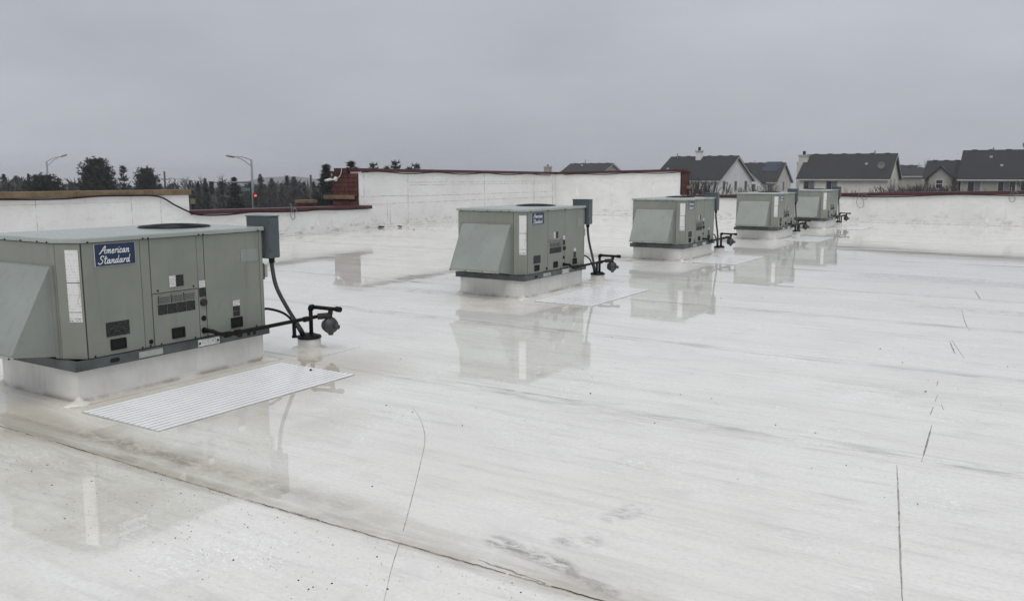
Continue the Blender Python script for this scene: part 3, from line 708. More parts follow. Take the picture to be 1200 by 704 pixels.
    # stickers
    def sticker(name, y0, y1, z0, z1, m='blackprint', parent=None):
        c = ((y0 + y1) / 2, (z0 + z1) / 2); o = MB().box(0, .0022, y0 - c[0], y1 - c[0], z0 - c[1], z1 - c[1]).build(name, M[m], parent or t); o.location = (fx + .0006, ly(c[0]), c[1]); return o
    sticker('sticker', 4.142, 4.358, .512, .636)
    sticker('sticker', 4.846, 4.926, .868, .970); sticker('sticker', 4.776, 4.843, .868, .970, 'whiteprint')
    for k in range(4): sticker('sticker', 4.645 + k * .099, 4.739 + k * .099, .630, .718)
    sticker('sticker', 5.090, 5.160, .828, .893, 'whiteprint'); sticker('sticker', 5.090, 5.160, .742, .822)
    sticker('sticker', 5.468, 5.552, .605, .660, 'whiteprint'); sticker('sticker', 5.470, 5.550, .556, .600); sticker('sticker', 5.470, 5.550, .505, .550)
    # louvred slots
    for k in range(3):
        ya_ = 4.652 + k * .132
        lv = MB().box(fx, fx + .003, ly(ya_), ly(ya_ + .120), .728, .806).build('vent', M['gap'], t)
        for j in range(5): MB().prism([(fx + .002, .731 + j * .0155), (fx + .014, .731 + j * .0155), (fx + .002, .7425 + j * .0155)], 'y', ly(ya_ + .004), ly(ya_ + .116)).build('vent_slat', M['sage'], lv)
    sticker('repaint_patch', 5.588, 5.800, 1.022, 1.148, 'hood')
    # black pocket handles
    for (y0, y1, z0, z1) in ((4.172, 4.318, .394, .488), (4.772, 4.910, .394, .492), (5.436, 5.576, .392, .492)):
        fr = MB()
        for (a0, a1, c0, c1) in ((y0, y1, z1 - .016, z1), (y0, y1, z0, z0 + .012), (y0, y0 + .013, z0 + .012, z1 - .016), (y1 - .013, y1, z0 + .012, z1 - .016)): fr.box(fx - .001, fx + .011, ly(a0), ly(a1), c0, c1)
        h = fr.build('handle', M['black'], t, .003)
        MB().box(fx, fx + .002, ly(y0 + .013), ly(y1 - .013), z0 + .012, z1 - .016).build('pocket', M['gap'], h)
    # grommets and capped port
    for (yv, zz, rr) in ((4.560, .406, .020), (5.127, .536, .026), (5.125, .420, .030)): MB().lathe([(rr, 0), (rr, .006), (rr * .7, .008)], (fx - .003, ly(yv), zz), 16, 'x').build('grommet', M['black'], t, smooth=False)
    MB().lathe([(.034, 0), (.034, .022), (.030, .026)], (fx - .003, ly(5.129), .686), 16, 'x').build('port_cap', M['rust'], t)
    # disconnect switch box bolted to the rear end
    bx0, bx1, by0, by1 = lx(-6.85), lx(-6.555), ly(5.895), ly(6.055)
    MB().box(lx(-6.83), lx(-6.60), ly(5.872), ly(5.896), 1.06, 1.30).build('bracket', M['rail'], t)
    db = MB().box(bx0, bx1, by0, by1, 1.035, 1.455).build('disconnect_box', M['box'], t, .006)
    MB().box(bx1 - .001, bx1 + .012, by0 + .008, by1 - .008, 1.045, 1.445).build('box_door', M['box'], db, .004)
    MB().box(bx0 - .01, bx1 + .014, by0 - .004, by1 + .004, 1.452, 1.462).build('box_hood', M['box'], db, .003)
    for zz in (1.10, 1.38): MB().box(bx1 + .012, bx1 + .019, by0 + .02, by0 + .036, zz, zz + .03).build('latch', M['rail'], db)
    MB().box(lx(-6.74), lx(-6.63), ly(5.873), ly(5.915), .82, .985).build('outlet_box', M['rail'], t, .004)
    MB().box(lx(-6.74), lx(-6.62), ly(5.915), ly(5.945), .84, .965).build('outlet_cover', M['boxside'], t, .006)
    return t

def make_gas():
    """gas line with its regulator, pitch pocket separate"""
    t = thing('gas_line'); p = MB()
    gx = lx(-6.50)
    P1 = [(lx(-6.60), ly(5.125), .420), (gx, ly(5.14), .418)]
    MB().tube(P1 + [(gx + .004, ly(5.20), .385), (gx, ly(5.30), .362), (gx, ly(5.42), .360), (gx, ly(6.30), .366), (gx, ly(6.52), .366)], .020, 10).build('pipe', M['pipe'], t, smooth=True)
    for yv in (5.28, 5.40, 6.30): MB().tube([(gx, ly(yv), .361), (gx, ly(yv + .06), .362)], .029, 10).build('coupling', M['pipe'], t, smooth=False)
    MB().tube([(gx, ly(6.16), .366), (gx, ly(6.16), .20)], .020, 10).build('drip_leg', M['pipe'], t); MB().tube([(gx, ly(6.16), .215), (gx, ly(6.16), .19)], .027, 10).build('drip_cap', M['pipe'], t)
    # rusty tee and bell-shaped regulator
    tx, ty = lx(-6.42), ly(6.60)
    MB().tube([(gx, ly(6.50), .366), (tx + .02, ty, .372)], .034, 10).build('tee', M['rust'], t)
    MB().tube([(tx, ty, .375), (tx, ty, .32)], .030, 10).build('union', M['rust'], t)
    rg = MB().lathe([(.03, -.09), (.06, -.085), (.085, -.03), (.085, -.01), (.092, -.008), (.092, .008), (.085, .012), (.07, .045), (.04, .06)], (tx + .015, ty, .262), 20, 'x').build('regulator', M['reg'], t, smooth=True)
    MB().tube([(tx + .07, ty, .262), (tx + .125, ty, .255)], [.030, .026], 12).build('spring_cap', M['reg'], rg, smooth=True)
    MB().tube([(tx + .01, ty, .19), (tx + .02, ty - .01, .165)], .028, 10).build('vent_elbow', M['reg'], rg, smooth=True)
    # riser out of the pocket, over and into the regulator
    rx, ry = lx(-6.63), ly(6.53)
    MB().tube([(rx, ry, .10), (rx, ry, .44)], .022, 10).build('riser', M['pipe'], t, smooth=True)
    MB().tube(arc_pts([(rx, ry, .42), (rx + .006, ry, .452), (rx + .04, ry, .458)], 5), .030, 10).build('elbow', M['pipe'], t, smooth=True)
    MB().tube([(rx + .03, ry, .457), (tx + .14, ty, .447)], .021, 10).build('pipe', M['pipe'], t, smooth=True)
    MB().tube([(tx + .10, ty, .449), (tx + .16, ty, .447)], .030, 10).build('coupling', M['pipe'], t)
    MB().tube([(tx + .02, ty, .447), (tx + .01, ty, .385)], .026, 10).build('nipple', M['rust'], t)
    return t
def make_pocket():
    t = thing('pitch_pocket'); c = (lx(-6.665), ly(6.53), 0)
    MB().lathe([(.20, .0005), (.19, .006), (.135, .012), (.124, .03), (.122, .118), (.112, .120)], c, 24).build('pot', M['pot'], t, smooth=True)
    MB().lathe([(.130, .114), (.134, .124), (.128, .138), (.085, .150), (.06, .162)], c, 24).build('rubber_boot', M['black'], t, smooth=True)
    MB().tube([(c[0] - .05, c[1] - .02, .13), (c[0] - .05, c[1] - .02, .17)], .034, 12).build('clamp', M['galv'], t)
    MB().tube([(c[0] + .10, c[1] - .05, .12), (c[0] + .12, c[1] - .06, .17)], .012, 8).build('clamp_tail', M['black'], t)
    MB().box(lx(-6.97), lx(-6.22), ly(6.13), ly(6.86), .0005, .0048).build('membrane_patch', M['roof'], t)
    return t
def make_conduit():
    t = thing('power_conduit')
    MB().tube(arc_pts([(lx(-6.60), ly(5.985), 1.05), (lx(-6.60), ly(5.99), .92), (lx(-6.59), ly(6.03), .72), (lx(-6.61), ly(6.20), .46), (lx(-6.67), ly(6.42), .22), (lx(-6.71), ly(6.505), .12)], 7), .021, 10).build('conduit', M['wireblk'], t, smooth=True)
    MB().tube([(lx(-6.60), ly(5.985), 1.04), (lx(-6.60), ly(5.987), .985)], .030, 12).build('connector', M['black'], t)
    MB().tube(arc_pts([(lx(-6.70), ly(5.88), .50), (lx(-6.69), ly(6.0), .50), (lx(-6.67), ly(6.2), .42), (lx(-6.68), ly(6.36), .27), (lx(-6.70), ly(6.47), .12)], 7), .013, 8).build('whip', M['black'], t, smooth=True)
    return t
M['wireblk'] = simple('liquidtight_conduit', (0.045, 0.048, 0.05), 0.35, 0, 0.2, 9)

def make_pad(ribbed):
    t = thing('walkway_pad')
    x0, x1, y0, y1 = lx(-6.34), lx(-5.37), ly(3.72), ly(5.83)
    if ribbed:
        MB().box(x0, x1, y0, y1, .0005, .007).build('backing', M['padback'], t, .002, seg=1)
        n = 15; pt = (x1 - x0) / n
        rm = MB().prism([(-.0185, 0), (.0185, 0), (.016, .0045), (-.016, .0045)], 'y', y0 + .012, y1 - .012).mesh('rib'); rm.materials.append(M['pad'])
        for i in range(n): put('rib', rm, None, t, (x0 + pt * (i + .5), 0, .0065))
    else:
        for (a, b) in ((y0, y0 + .42), (y0 + .44, y1 + .02)):
            bk = MB().box(x0, x1, a, b, .0005, .007).build('backing', M['padback'], t, .002, seg=1)
            s = MB(); nx = 9; ny = max(2, int(round((b - a) / .16))); px_, py_ = (x1 - x0) / nx, (b - a) / ny
            for i in range(nx):
                for j in range(ny): s.box(x0 + px_ * i + .008, x0 + px_ * (i + 1) - .008, a + py_ * j + .012, a + py_ * (j + 1) - .012, .0065, .0105)
            tag(s.build('tread_blocks', M['pad'], bk), kind='stuff')
    return t
M['padback'] = simple('pad_backing', (0.42, 0.42, 0.415), 0.5, 0, 0.15, 5)

WHERE = ['with legible cursive badge, first in the row', 'second in the row from the tan-coped wall', 'third in the row from the tan-coped wall', 'fourth in the row from the tan-coped wall', 'last in the row, by the far parapet']
SHORT = ['first', 'second', 'third', 'fourth', 'last']
proto = {}
for i, y0 in enumerate(Y0S):
    loc = (CX + (0, .02, .03, .13, .19)[i], y0 + CY, 0)
    for key, fn in (('unit', make_unit), ('curb', make_curb), ('gas', make_gas), ('pot', make_pocket), ('con', make_conduit), ('pad', None)):
        if key == 'pad':
            if i == 0: o = make_pad(True)
            elif i == 1: o = proto['pad'] = make_pad(False)
            else: o = copy_tree(proto['pad'])
        elif i == 0: o = proto[key] = fn()
        else: o = copy_tree(proto[key])
        o.location = loc
        nm = SHORT[i] + ' unit ' + ('by the far parapet' if i == 4 else 'from the tan-coped wall')
        if key == 'unit': tag(o, 'sage green rooftop air unit ' + WHERE[i], 'air conditioner', 'rooftop units in a row')
        if key == 'curb': tag(o, 'white flashed roof curb under the ' + nm, 'curb', 'curbs under the rooftop units')
        if key == 'gas': tag(o, 'black gas pipe with grey regulator at the ' + nm, 'gas pipe', 'gas lines of the rooftop units')
        if key == 'pot': tag(o, 'round white pitch pocket with black boot behind the ' + nm, 'pipe boot', 'pitch pockets behind the units')
        if key == 'con': tag(o, 'dark flexible conduit curving down from the ' + nm, 'conduit', 'conduits of the rooftop units')
        if key == 'pad': tag(o, ('white walkway pad with long ribs beside the ' if i == 0 else 'white walkway pad of small blocks beside the ') + nm, 'walkway pad', 'walkway pads beside the units')

# dead leaves and scrap at the wall foot
lf = simple('dead_leaf', (0.16, 0.062, 0.024), 0.7, 0, 0.4, 30)
def leaf(name, px_, sz, label, m, cat):
    c = on_ground(*px_); s = MB(); n = 9
    for i in range(n):
        q = 2 * math.pi * i / n; rr = sz * random.uniform(.5, 1); s.v.append((c.x + rr * math.cos(q), c.y + rr * math.sin(q), .012 + random.uniform(0, sz * .5)))
    s.v.append((c.x, c.y, .02 + sz * .3)); s.v.append((c.x, c.y, .002))
    for i in range(n): s.f += [(i, (i + 1) % n, n), ((i + 1) % n, i, n + 1)]
    return tag(s.build(name, m), label, cat)
leaf('dead_leaves', (469, 266.5), .14, 'clump of rusty dead leaves at the foot of the tall wall', lf, 'leaves')
leaf('debris_scrap', (447, 267), .16, 'dark scrap lying at the foot of the tall wall beside the leaf clump', M['black'], 'debris')
leaf('debris_scrap', (485, 269.5), .05, 'small dark pebble on the roof near the tall wall', M['black'], 'debris')
leaf('dead_leaf', (364, 435), .02, 'single dark leaf on the wet roof by the ribbed pad', M['rust'], 'leaf')

# ================================================================== BEYOND THE ROOF
GZ = -4.6
# --------------------------------------------------------------- houses
def siding(name, c):
    g = G(name); p = g.pos(); x, y, z = g.xyz(p)
    r = g.math('FRACT', g.math('MULTIPLY', z, 6.5)); a = g.noise(p, 0.7, 4)
    cc = g.mix(g.step(a, .3, .7), tuple(q * .92 for q in c), tuple(min(1, q * 1.06) for q in c))
    return g.fin(cc, 0.6, 0, g.bump(r, 0.6, 0.02))
def shingles(name, c):
    g = G(name); p = g.pos(); a = g.noise(p, 1.2, 5, .65); b = g.noise(g.mapv(p, (3, 3, 8)), 2.0, 3)
    cc = g.mix(g.step(a, .3, .7), tuple(q * .75 for q in c), tuple(q * 1.25 for q in c)); cc = g.mix(g.step(b, .45, .6, 0, .35), cc, tuple(q * .6 for q in c))
    return g.fin(cc, 0.8, 0, g.bump(b, 0.5, 0.03))
M['sidA'] = siding('pale_siding', (.86, .86, .84)); M['sidB'] = siding('cream_siding', (.82, .785, .70)); M['sidC'] = siding('taupe_siding', (.42, .40, .355)); M['sidD'] = siding('stone_cream', (.68, .66, .60))
M['rfA'] = shingles('charcoal_shingle', (.0125, .0135, .0165)); M['rfB'] = shingles('brown_grey_shingle', (.0175, .0165, .0178))
M['trim'] = simple('house_trim', (.52, .51, .48), .5, 0, .08, 2); M['pane'] = simple('window_glass', (.025, .03, .034), .08, 0, .2, 1); M['paneB'] = simple('curtained_glass', (.16, .18, .19), .15, 0, .2, 1)
M['solar'] = simple('solar_glass', (.030, .045, .065), .12, 0, .2, 1)
def house(name, label, corner, rz, Ln, W, eave, ridge, wall, rf, wins_front=(), wins_gable=(), extras=None, ov=.35):
    """corner = right front corner in the world; ridge along local x, gable at x=0 faces +x, front faces -y; heights absolute z"""
    t = thing(name, (corner[0], corner[1], GZ), rz, label, 'house', 'houses behind the far parapet')
    e, r_ = eave - GZ, ridge - GZ
    MB().prism([(0, 0), (W, 0), (W, e), (W / 2, r_ - .12), (0, e)], 'x', -Ln, 0).build('wall', M[wall], t)
    k = (r_ - e) / (W / 2); s = MB()
    for sg in (0, 1):
        def f(q): return q if sg == 0 else W - q
        a = [(f(-ov), e - ov * k), (f(W / 2), r_), (f(W / 2), r_ + .14), (f(-ov), e - ov * k + .14)]
        s.prism(a, 'x', -Ln - ov, ov)
    roof_ = s.build('roof', M[rf], t)
    for yv in (-ov - .03, W + ov - .02): MB().box(-Ln - ov, ov, yv, yv + .05, e - ov * k - .12, e - ov * k + .05).build('gutter', M['trim'], t)
    for sg in (0, 1):
        def f(q): return q if sg == 0 else W - q
        MB().prism([(f(-ov), e - ov * k - .16), (f(W / 2), r_ - .16), (f(W / 2), r_ - .01), (f(-ov), e - ov * k - .01)], 'x', ov - .05, ov + .02).build('rake_board', M['trim'], t)
    n = max(3, int(Ln / 1.6))
    for i in range(n):
        xx = -Ln * (i + .5) / n; MB().box(xx - .28, xx + .28, W / 2 - .12, W / 2 + .12, r_ + .08, r_ + .2).build('ridge_vent', M['rfA'], roof_)
    def window(face, u, z0, z1, hw, split=1, dark=True):
        if face == 'f':
            fr = MB().box(u - hw - .09, u + hw + .09, -.06, .02, z0 - .09, z1 + .09).build('window', M['trim'], t)
            for q in range(split):
                a = u - hw + 2 * hw * q / split; MB().box(a + .02, a + 2 * hw / split - .02, -.075, -.05, z0, z1).build('pane', M['pane'] if (q + (0 if dark else 1)) % 2 == 0 else M['paneB'], fr)
        else:
            fr = MB().box(-.02, .06, u - hw - .09, u + hw + .09, z0 - .09, z1 + .09).build('window', M['trim'], t)
            MB().box(.05, .075, u - hw, u + hw, z0, z1).build('pane', M['pane'], fr)
    for a in wins_front: window('f', *a)
    for a in wins_gable: window('g', *a)
    if extras: extras(t, roof_, e, r_, k)
    return t
def chimney(t, x, y, z0, z1, w_=.7, m='sidA', flue=True):
    c = MB().box(x - w_ / 2, x + w_ / 2, y - w_ / 2, y + w_ / 2, z0, z1).build('chimney', M[m], t)
    MB().box(x - w_ / 2 - .1, x + w_ / 2 + .1, y - w_ / 2 - .1, y + w_ / 2 + .1, z1, z1 + .14).build('chimney_cap', M['trim'], c)
    if flue: MB().tube([(x, y, z1 + .14), (x, y, z1 + .62)], .18, 10).build('flue', M['black'], c)
def vent(t, x, y, z, h=.6): MB().tube([(x, y, z - .2), (x, y, z + h)], .07, 8).build('vent_pipe', M['wire'], t)
def dish(t, x, y, z, up=.8):
    MB().tube([(x, y, z - .3), (x, y, z + up)], .05, 6).build('dish_mast', M['wire'], t)
    MB().lathe([(.05, .12), (.30, .08), (.42, 0), (.40, -.01), (.25, .05), (.02, .08)], (x, y - .1, z + up + .1), 16, 'y').build('satellite_dish', M['wire'], t, smooth=True)
HY = 110
c1 = on_y(842, 210.5, HY); a1 = on_y(864, 183.5, HY + 4.6)
def ex1(t, rf, e, r_, k):
    chimney(rf, -5.3, 4.6, r_ - .5, r_ + .75, .75); vent(rf, -8.7, 4.6, r_, .55); MB().box(-8.9, -8.6, 1.9, 2.1, e + 2.0 * k + .12, e + 2.0 * k + .4).build('roof_vent', M['trim'], rf)
    q = MB(); n = 12; cc = (5.5, e - 2.9)
    q.prism([(cc[0] + 1.0 * math.cos(math.pi * i / n), cc[1] + 1.0 * math.sin(math.pi * i / n)) for i in range(n + 1)], 'x', .01, .07); q.build('arched_window', M['pane'], t)
e1 = c1.z - GZ
house('house', 'pale grey sided house with charcoal roof and windowed gable, beside the brick pier', (c1.x, HY), R(-8), 9.7, 10.4, c1.z, a1.z, 'sidA', 'rfA', (), [(1.6, e1 - 1.35, e1 - .25, .30), (5.1, e1 - 1.45, e1 - .25, .30), (8.3, e1 - 1.45, e1 - .25, .30)], ex1)
c3 = on_y(1040, 208.5, HY); a3 = on_y(1048, 181, HY + 4.8); e3 = c3.z - GZ
def ex3(t, rf, e, r_, k):
    vent(rf, -2.3, 4.6, r_, .5); MB().box(-3.0, -2.7, 2.4, 2.6, e + 2.5 * k + .1, e + 2.5 * k + .36).build('roof_vent', M['trim'], rf); dish(rf, -1.0, 1.5, e + 1.5 * k, .5)
    chimney(t, -10.6, 3.6, 0, r_ - .1, 1.1, 'sidD'); chimney(t, -11.3, 5.4, 0, r_ - 1.0, .9, 'sidD', False)
house('house', 'cream house with wide dark brown-grey roof and a pale chimney at its end', (c3.x, HY), R(0), 10.2, 9.6, c3.z, a3.z, 'sidB', 'rfB',
      [(-9.0, e3 - 1.65, e3 - .42, .62, 2), (-6.3, e3 - 1.65, e3 - .42, .62, 2)], [(2.6, e3 - 1.5, e3 - .2, .45), (5.6, e3 - 1.5, e3 - .2, .45)], ex3)
Y2 = 146; c2 = on_y(909, 212, Y2); a2 = on_y(920, 191.5, Y2 + 4.5); e2 = c2.z - GZ
def ex2(t, rf, e, r_, k):
    # front dormer gable and the solar array lying on the slope
    MB().prism([(-6.9, e - 5), (-1.9, e - 5), (-1.9, e - .1), (-4.4, e + 2.1), (-6.9, e - .1)], 'y', -1.6, 4.2).build('dormer', M['sidA'], t)
    for sg in (-1, 1):
        MB().prism([(-4.4, e + 2.08), (-4.4, e + 2.3), (-4.4 + sg * 2.85, e - .25), (-4.4 + sg * 2.85, e - .47)], 'y', -1.9, 4.4).build('dormer_roof', M['rfB'], t)
    for xw in (-5.6, -3.3):
        fr = MB().box(xw - .5, xw + .5, -1.66, -1.59, e - 1.9, e - .5).build('window', M['trim'], t); MB().box(xw - .4, xw + .4, -1.68, -1.65, e - 1.8, e - .6).build('pane', M['pane'], fr)
    for i in range(4):
        for j in range(2):
            x0 = -3.1 + i * .72; y0 = 1.7 + j * 1.0
            MB().prism([(y0, e + y0 * k + .2), (y0 + .93, e + (y0 + .93) * k + .2), (y0 + .93, e + (y0 + .93) * k + .27), (y0, e + y0 * k + .27)], 'x', x0, x0 + .67).build('solar_panel', M['solar'], rf)
    vent(rf, -5.6, 4.5, r_, .5)
house('house', 'smaller house with solar panels and a front dormer, set back between two houses', (c2.x, Y2), R(-6), 6.8, 7.2, c2.z, a2.z, 'sidD', 'rfB', [(-.9, e2 - 2.0, e2 - .6, .4)], [(3.6, e2 - 1.6, e2 - .2, .35)], ex2)
c4 = on_y(1126, 208.5, HY); a4 = on_y(1135, 177.5, HY + 5); e4 = c4.z - GZ
def ex4(t, rf, e, r_, k):
    chimney(rf, -6.6, 4.9, r_ - .4, r_ + .7, .75); dish(rf, -7.9, 4.9, r_, .55); vent(rf, -11.2, 4.9, r_, .4)
    for xx, yy_ in ((-11.3, 3.5), (-10.1, 1.9)): MB().box(xx - .15, xx + .15, yy_, yy_ + .2, e + yy_ * k + .1, e + yy_ * k + .36).build('roof_vent', M['trim'], rf)
Ln4 = 14.0
house('house', 'large taupe house with tall charcoal roof, satellite dish and chimney on its ridge', (c4.x + Ln4, HY), 0, Ln4, 10, c4.z, a4.z, 'sidC', 'rfA',
      [(-12.6, e4 - 1.75, e4 - .42, .65, 2), (-9.4, e4 - 1.75, e4 - .42, .85, 3), (-7.6, e4 - 1.75, e4 - .42, .45, 1), (-5.0, e4 - 1.75, e4 - .42, .6, 2)], (), ex4)
cw = on_y(1124, 209, HY + 2.2); aw = on_y(1110, 189.5, HY + 6)
def exw(t, rf, e, r_, k):
    x = -1.5
    MB().prism([(-3.4 + .3, e - 6), (-.95 + .3, e - 6), (-.95 + .3, e + .05), (-2.2 + .3, e + 1.25), (-3.4 + .3, e + .05)], 'y', -1.0, 2.5).build('cross_gable', M['sidC'], t)
    for sg in (-1, 1): MB().prism([(-1.9, e + 1.25), (-1.9, e + 1.42), (-1.9 + sg * 1.6, e - .12), (-1.9 + sg * 1.6, e - .30)], 'y', -1.25, 2.8).build('cross_gable_roof', M['rfA'], t)
    fr = MB().box(-2.4, -1.5, -1.06, -.99, e - 1.25, e - .1).build('window', M['trim'], t); MB().box(-2.27, -1.63, -1.08, -1.05, e - 1.12, e - .22).build('pane', M['pane'], fr)
    MB().box(-2.27, -1.63, -1.09, -1.07, e - .68, e - .62).build('mullion', M['trim'], fr)
house('house', 'lower taupe wing with small white-framed window in its front gable', (cw.x, HY + 2.2), 0, 3.6, 7.6, cw.z, aw.z, 'sidC', 'rfA', (), (), exw, .3)
c5 = on_y(1066, 206, 160); a5 = on_y(1070, 194.5, 164)
house('house', 'distant house with pale gable glimpsed between the cream house and the taupe wing', (c5.x, 160), R(-6), 4.6, 8, c5.z, a5.z, 'sidC', 'rfB', [(-1.5, c5.z - GZ - 1.9, c5.z - GZ - .5, .4)])
c6 = on_y(1096, 206, 150); a6 = on_y(1085, 197.5, 154)
house('house', 'distant house showing only its flat-looking grey roof behind bare shrubs', (c6.x, 150), 0, 5.2, 8, c6.z, a6.z, 'sidC', 'rfB')
c0 = on_y(704, 203, 146); a0 = on_y(712, 192, 149.5)
def ex0(t, rf, e, r_, k): vent(rf, -6.3, 4, r_, .9); MB().box(-6.4, -6.1, 2.6, 2.8, e + 2.7 * k + .1, e + 2.7 * k + .4).build('roof_vent', M['trim'], rf)
house('house', 'house whose grey roof alone rises over the tall far wall', (c0.x, 146), R(-8), 9.4, 7.4, c0.z, a0.z, 'sidC', 'rfB', (), (), ex0)
cc = on_y(642, 196, 150); ch = thing('chimney_stack', (cc.x, 150, GZ), 0, 'beige chimney stack rising over the corner of the tall white walls', 'chimney')
MB().box(-.62, .62, -.5, .5, 0, cc.z - GZ).build('stack', M['sidC'], ch); MB().box(-.72, .72, -.6, .6, cc.z - GZ, cc.z - GZ + .2).build('stack_cap', M['trim'], ch); MB().tube([(0, 0, cc.z - GZ + .2), (0, 0, cc.z - GZ + .5)], .2, 10).build('flue', M['black'], ch)

# --------------------------------------------------------------- trees
def leafmat(name, c):
    g = G(name); p = g.pos(); a = g.noise(p, 1.4, 3)
    return g.fin(g.mix(g.step(a, .3, .7), tuple(q * .65 for q in c), tuple(q * 1.35 for q in c)), 0.7)
M['pine'] = leafmat('pine_needles', (.026, .035, .023)); M['spruce'] = leafmat('spruce_needles', (.021, .030, .024)); M['pineB'] = leafmat('hazed_pine_needles', (.050, .058, .046))  # pineB: winter grey-green, lightened to put distance haze into the needle colour
M['bark'] = simple('bark', (.060, .050, .042), .9, 0, .3, 2); M['twig'] = simple('bare_twigs', (.045, .036, .034), .9, 0, .3, 1.5); M['twigpale'] = simple('pale_twigs', (.17, .15, .13), .9, 0, .25, 1.5)
def conifer(h, prof, seed, dens=1.0, tuft=.42, gap=0.0, first=.1):
    """trunk mesh + needle mesh; prof(t) = crown radius at height fraction t"""
    rnd = random.Random(seed); tr = MB(); nd = MB()
    tr.tube([(0, 0, 0), (rnd.uniform(-.1, .1), rnd.uniform(-.1, .1), h * .5), (0, 0, h * .97)], [h * .022, h * .014, .02], 7)
    z = h * first
    while z < h * .985:
        tq = z / h; rad = prof(tq); nb = max(3, int(6 * dens)); a0 = rnd.random() * 6.28
        for b in range(nb):
            if rnd.random() < gap: continue
            a = a0 + 6.28 * b / nb + rnd.uniform(-.35, .35); ln = rad * rnd.uniform(.68, 1.12); up = rnd.uniform(-.05, .35) * (1 if tq < .8 else 1.8)
            d = Vector((math.cos(a), math.sin(a), up)); tip = Vector((0, 0, z)) + d * ln
            tr.tube([(0, 0, z), tuple(Vector((0, 0, z)) + d * ln * .6), tuple(tip)], [.035, .02, .008], 3, False)
            nt_ = max(2, int(ln / (tuft * .5)))
            for j in range(nt_):
                c = Vector((0, 0, z)) + d * ln * (.3 + .7 * (j + rnd.random() * .6) / nt_) + Vector((rnd.gauss(0, .16), rnd.gauss(0, .16), rnd.gauss(0, .12))) * min(1, ln)
                for q in range(9):
                    v = Vector((rnd.gauss(0, 1), rnd.gauss(0, 1), rnd.gauss(.55, .8))).normalized(); l_ = tuft * rnd.uniform(.55, 1.1); s_ = v.orthogonal().normalized(); s_.rotate(Matrix.Rotation(rnd.random() * 6.28, 3, v)); s_ *= tuft * .13
                    b_ = len(nd.v); nd.v += [tuple(c - s_), tuple(c + s_), tuple(c + v * l_)]; nd.f.append((b_, b_ + 1, b_ + 2))
        z += h * .032 / dens * rnd.uniform(.8, 1.2) * (1.25 if tq > .7 else 1)
    return tr.mesh('trunk', recalc=False), nd.mesh('crown', recalc=False)
def cone(r, p=.9): return lambda t: max(.12, r * (1 - t) ** p)
def dome(r): return lambda t: max(.15, r * math.sqrt(max(0, 1 - t ** 2.6)) * (1 if t > .3 else .75 + t))
KIN = {
 'round_pine': (conifer(9, dome(2.4), 1, 2.3, .34), 'pine'),
 'loose_pine': (conifer(8, lambda t: .35 + 1.5 * (1 - t) * (.6 + .4 * math.sin(t * 23)), 2, .75, .46, .25), 'pine'),
 'spruce': (conifer(10, lambda t: max(.1, 2.5 * (1 - t) ** .95 * (.85 + .15 * math.sin(t * 40))), 3, 1.9, .34, .12), 'spruce'),
 'tall_pine': (conifer(11, lambda t: max(.2, 2.5 * (1 - t) ** .7 * (.8 + .2 * math.sin(t * 30))), 4, 1.5, .36, .12), 'pineB'),
 'slim_spruce': (conifer(10, cone(1.8, .8), 5, 1.5, .34), 'spruce'),
}
for k, (ms, m) in KIN.items(): ms[0].materials.append(M['bark']); ms[1].materials.append(M[m])
HGT = {'round_pine': 9, 'loose_pine': 8, 'spruce': 10, 'tall_pine': 11, 'slim_spruce': 10}
def plant(kind, px_, py_, dist, label, wide=1.0, group='conifers beyond the parapet'):
    p = at_dist(px_, py_, dist); h = p.z - GZ; s = h / HGT[kind]
    t = thing('pine_tree' if 'pine' in kind else 'spruce_tree', (p.x, p.y, GZ), random.random() * 6, label, 'tree', group); t.scale = (s * wide, s * wide, s)
    put('trunk', KIN[kind][0][0], None, t); put('crown', KIN[kind][0][1], None, t); return t
plant('round_pine', 112, 187, 85, 'broad rounded dark pine over the tan coping, between lamp post and loose young pine', .95)
plant('loose_pine', 144, 195.5, 85, 'loose gappy young pine between two rounded dark pines', .95)
plant('round_pine', 171, 198, 88, 'smaller rounded dark pine over the tan coping beside the utility pole', .85)
plant('round_pine', 50, 206, 80, 'low spreading dark pine at the foot of the arched street lamp', 1.2)
plant('loose_pine', 68, 210, 85, 'sparse pine branch tip beside the low spreading pine', .8)
plant('spruce', 274, 207, 75, 'dark full spruce left of the tall signal pole', 1.5)
plant('tall_pine', 240, 209, 85, 'dull green pine behind the post lantern', .9)
plant('tall_pine', 232, 213, 90, 'dull pine crowding the post lantern, half behind its neighbour', .9)
plant('spruce', 382, 191.5, 62, 'tall dark spruce rising behind the brick pier', 1.7)
plant('slim_spruce', 411, 187, 62, 'slim spruce tip showing over the red coping above the brick pier', 1.5)
for k, (x, y, d) in enumerate(((437, 192.5, 75), (463, 190, 72), (488, 193.5, 72), (453, 196, 75), (479, 197, 74))):
    plant('loose_pine', x, y, d, 'pine tip poking over the red coping of the tall left wall', 1.0, 'pine tips over the tall wall')
FOREST = [(305, 204, 110), (318, 209, 115), (336, 205, 120), (344, 207, 112), (330, 214, 105), (356, 213, 118), (293, 213, 118), (367, 212, 112), (262, 214, 120), (222, 212, 125), (350, 220, 108), (310, 216, 112),
          (4, 203, 130), (18, 206, 128), (33, 203, 120), (28, 212, 110), (10, 214, 115), (74, 216, 118), (200, 217, 140), (208, 216, 140), (125, 216, 120), (152, 217, 112)]
for k, (x, y, d) in enumerate(FOREST):
    plant(['tall_pine', 'tall_pine', 'slim_spruce', 'tall_pine', 'spruce'][k % 5], x, y, d, 'hazy grey-green conifer in the far tree belt, seen over the ' + ('tan coping' if x < 215 else 'low red coping'), [1.15, 1.5, 1.3, 1.7, 1.0][k % 5], 'conifers in the far tree belt')

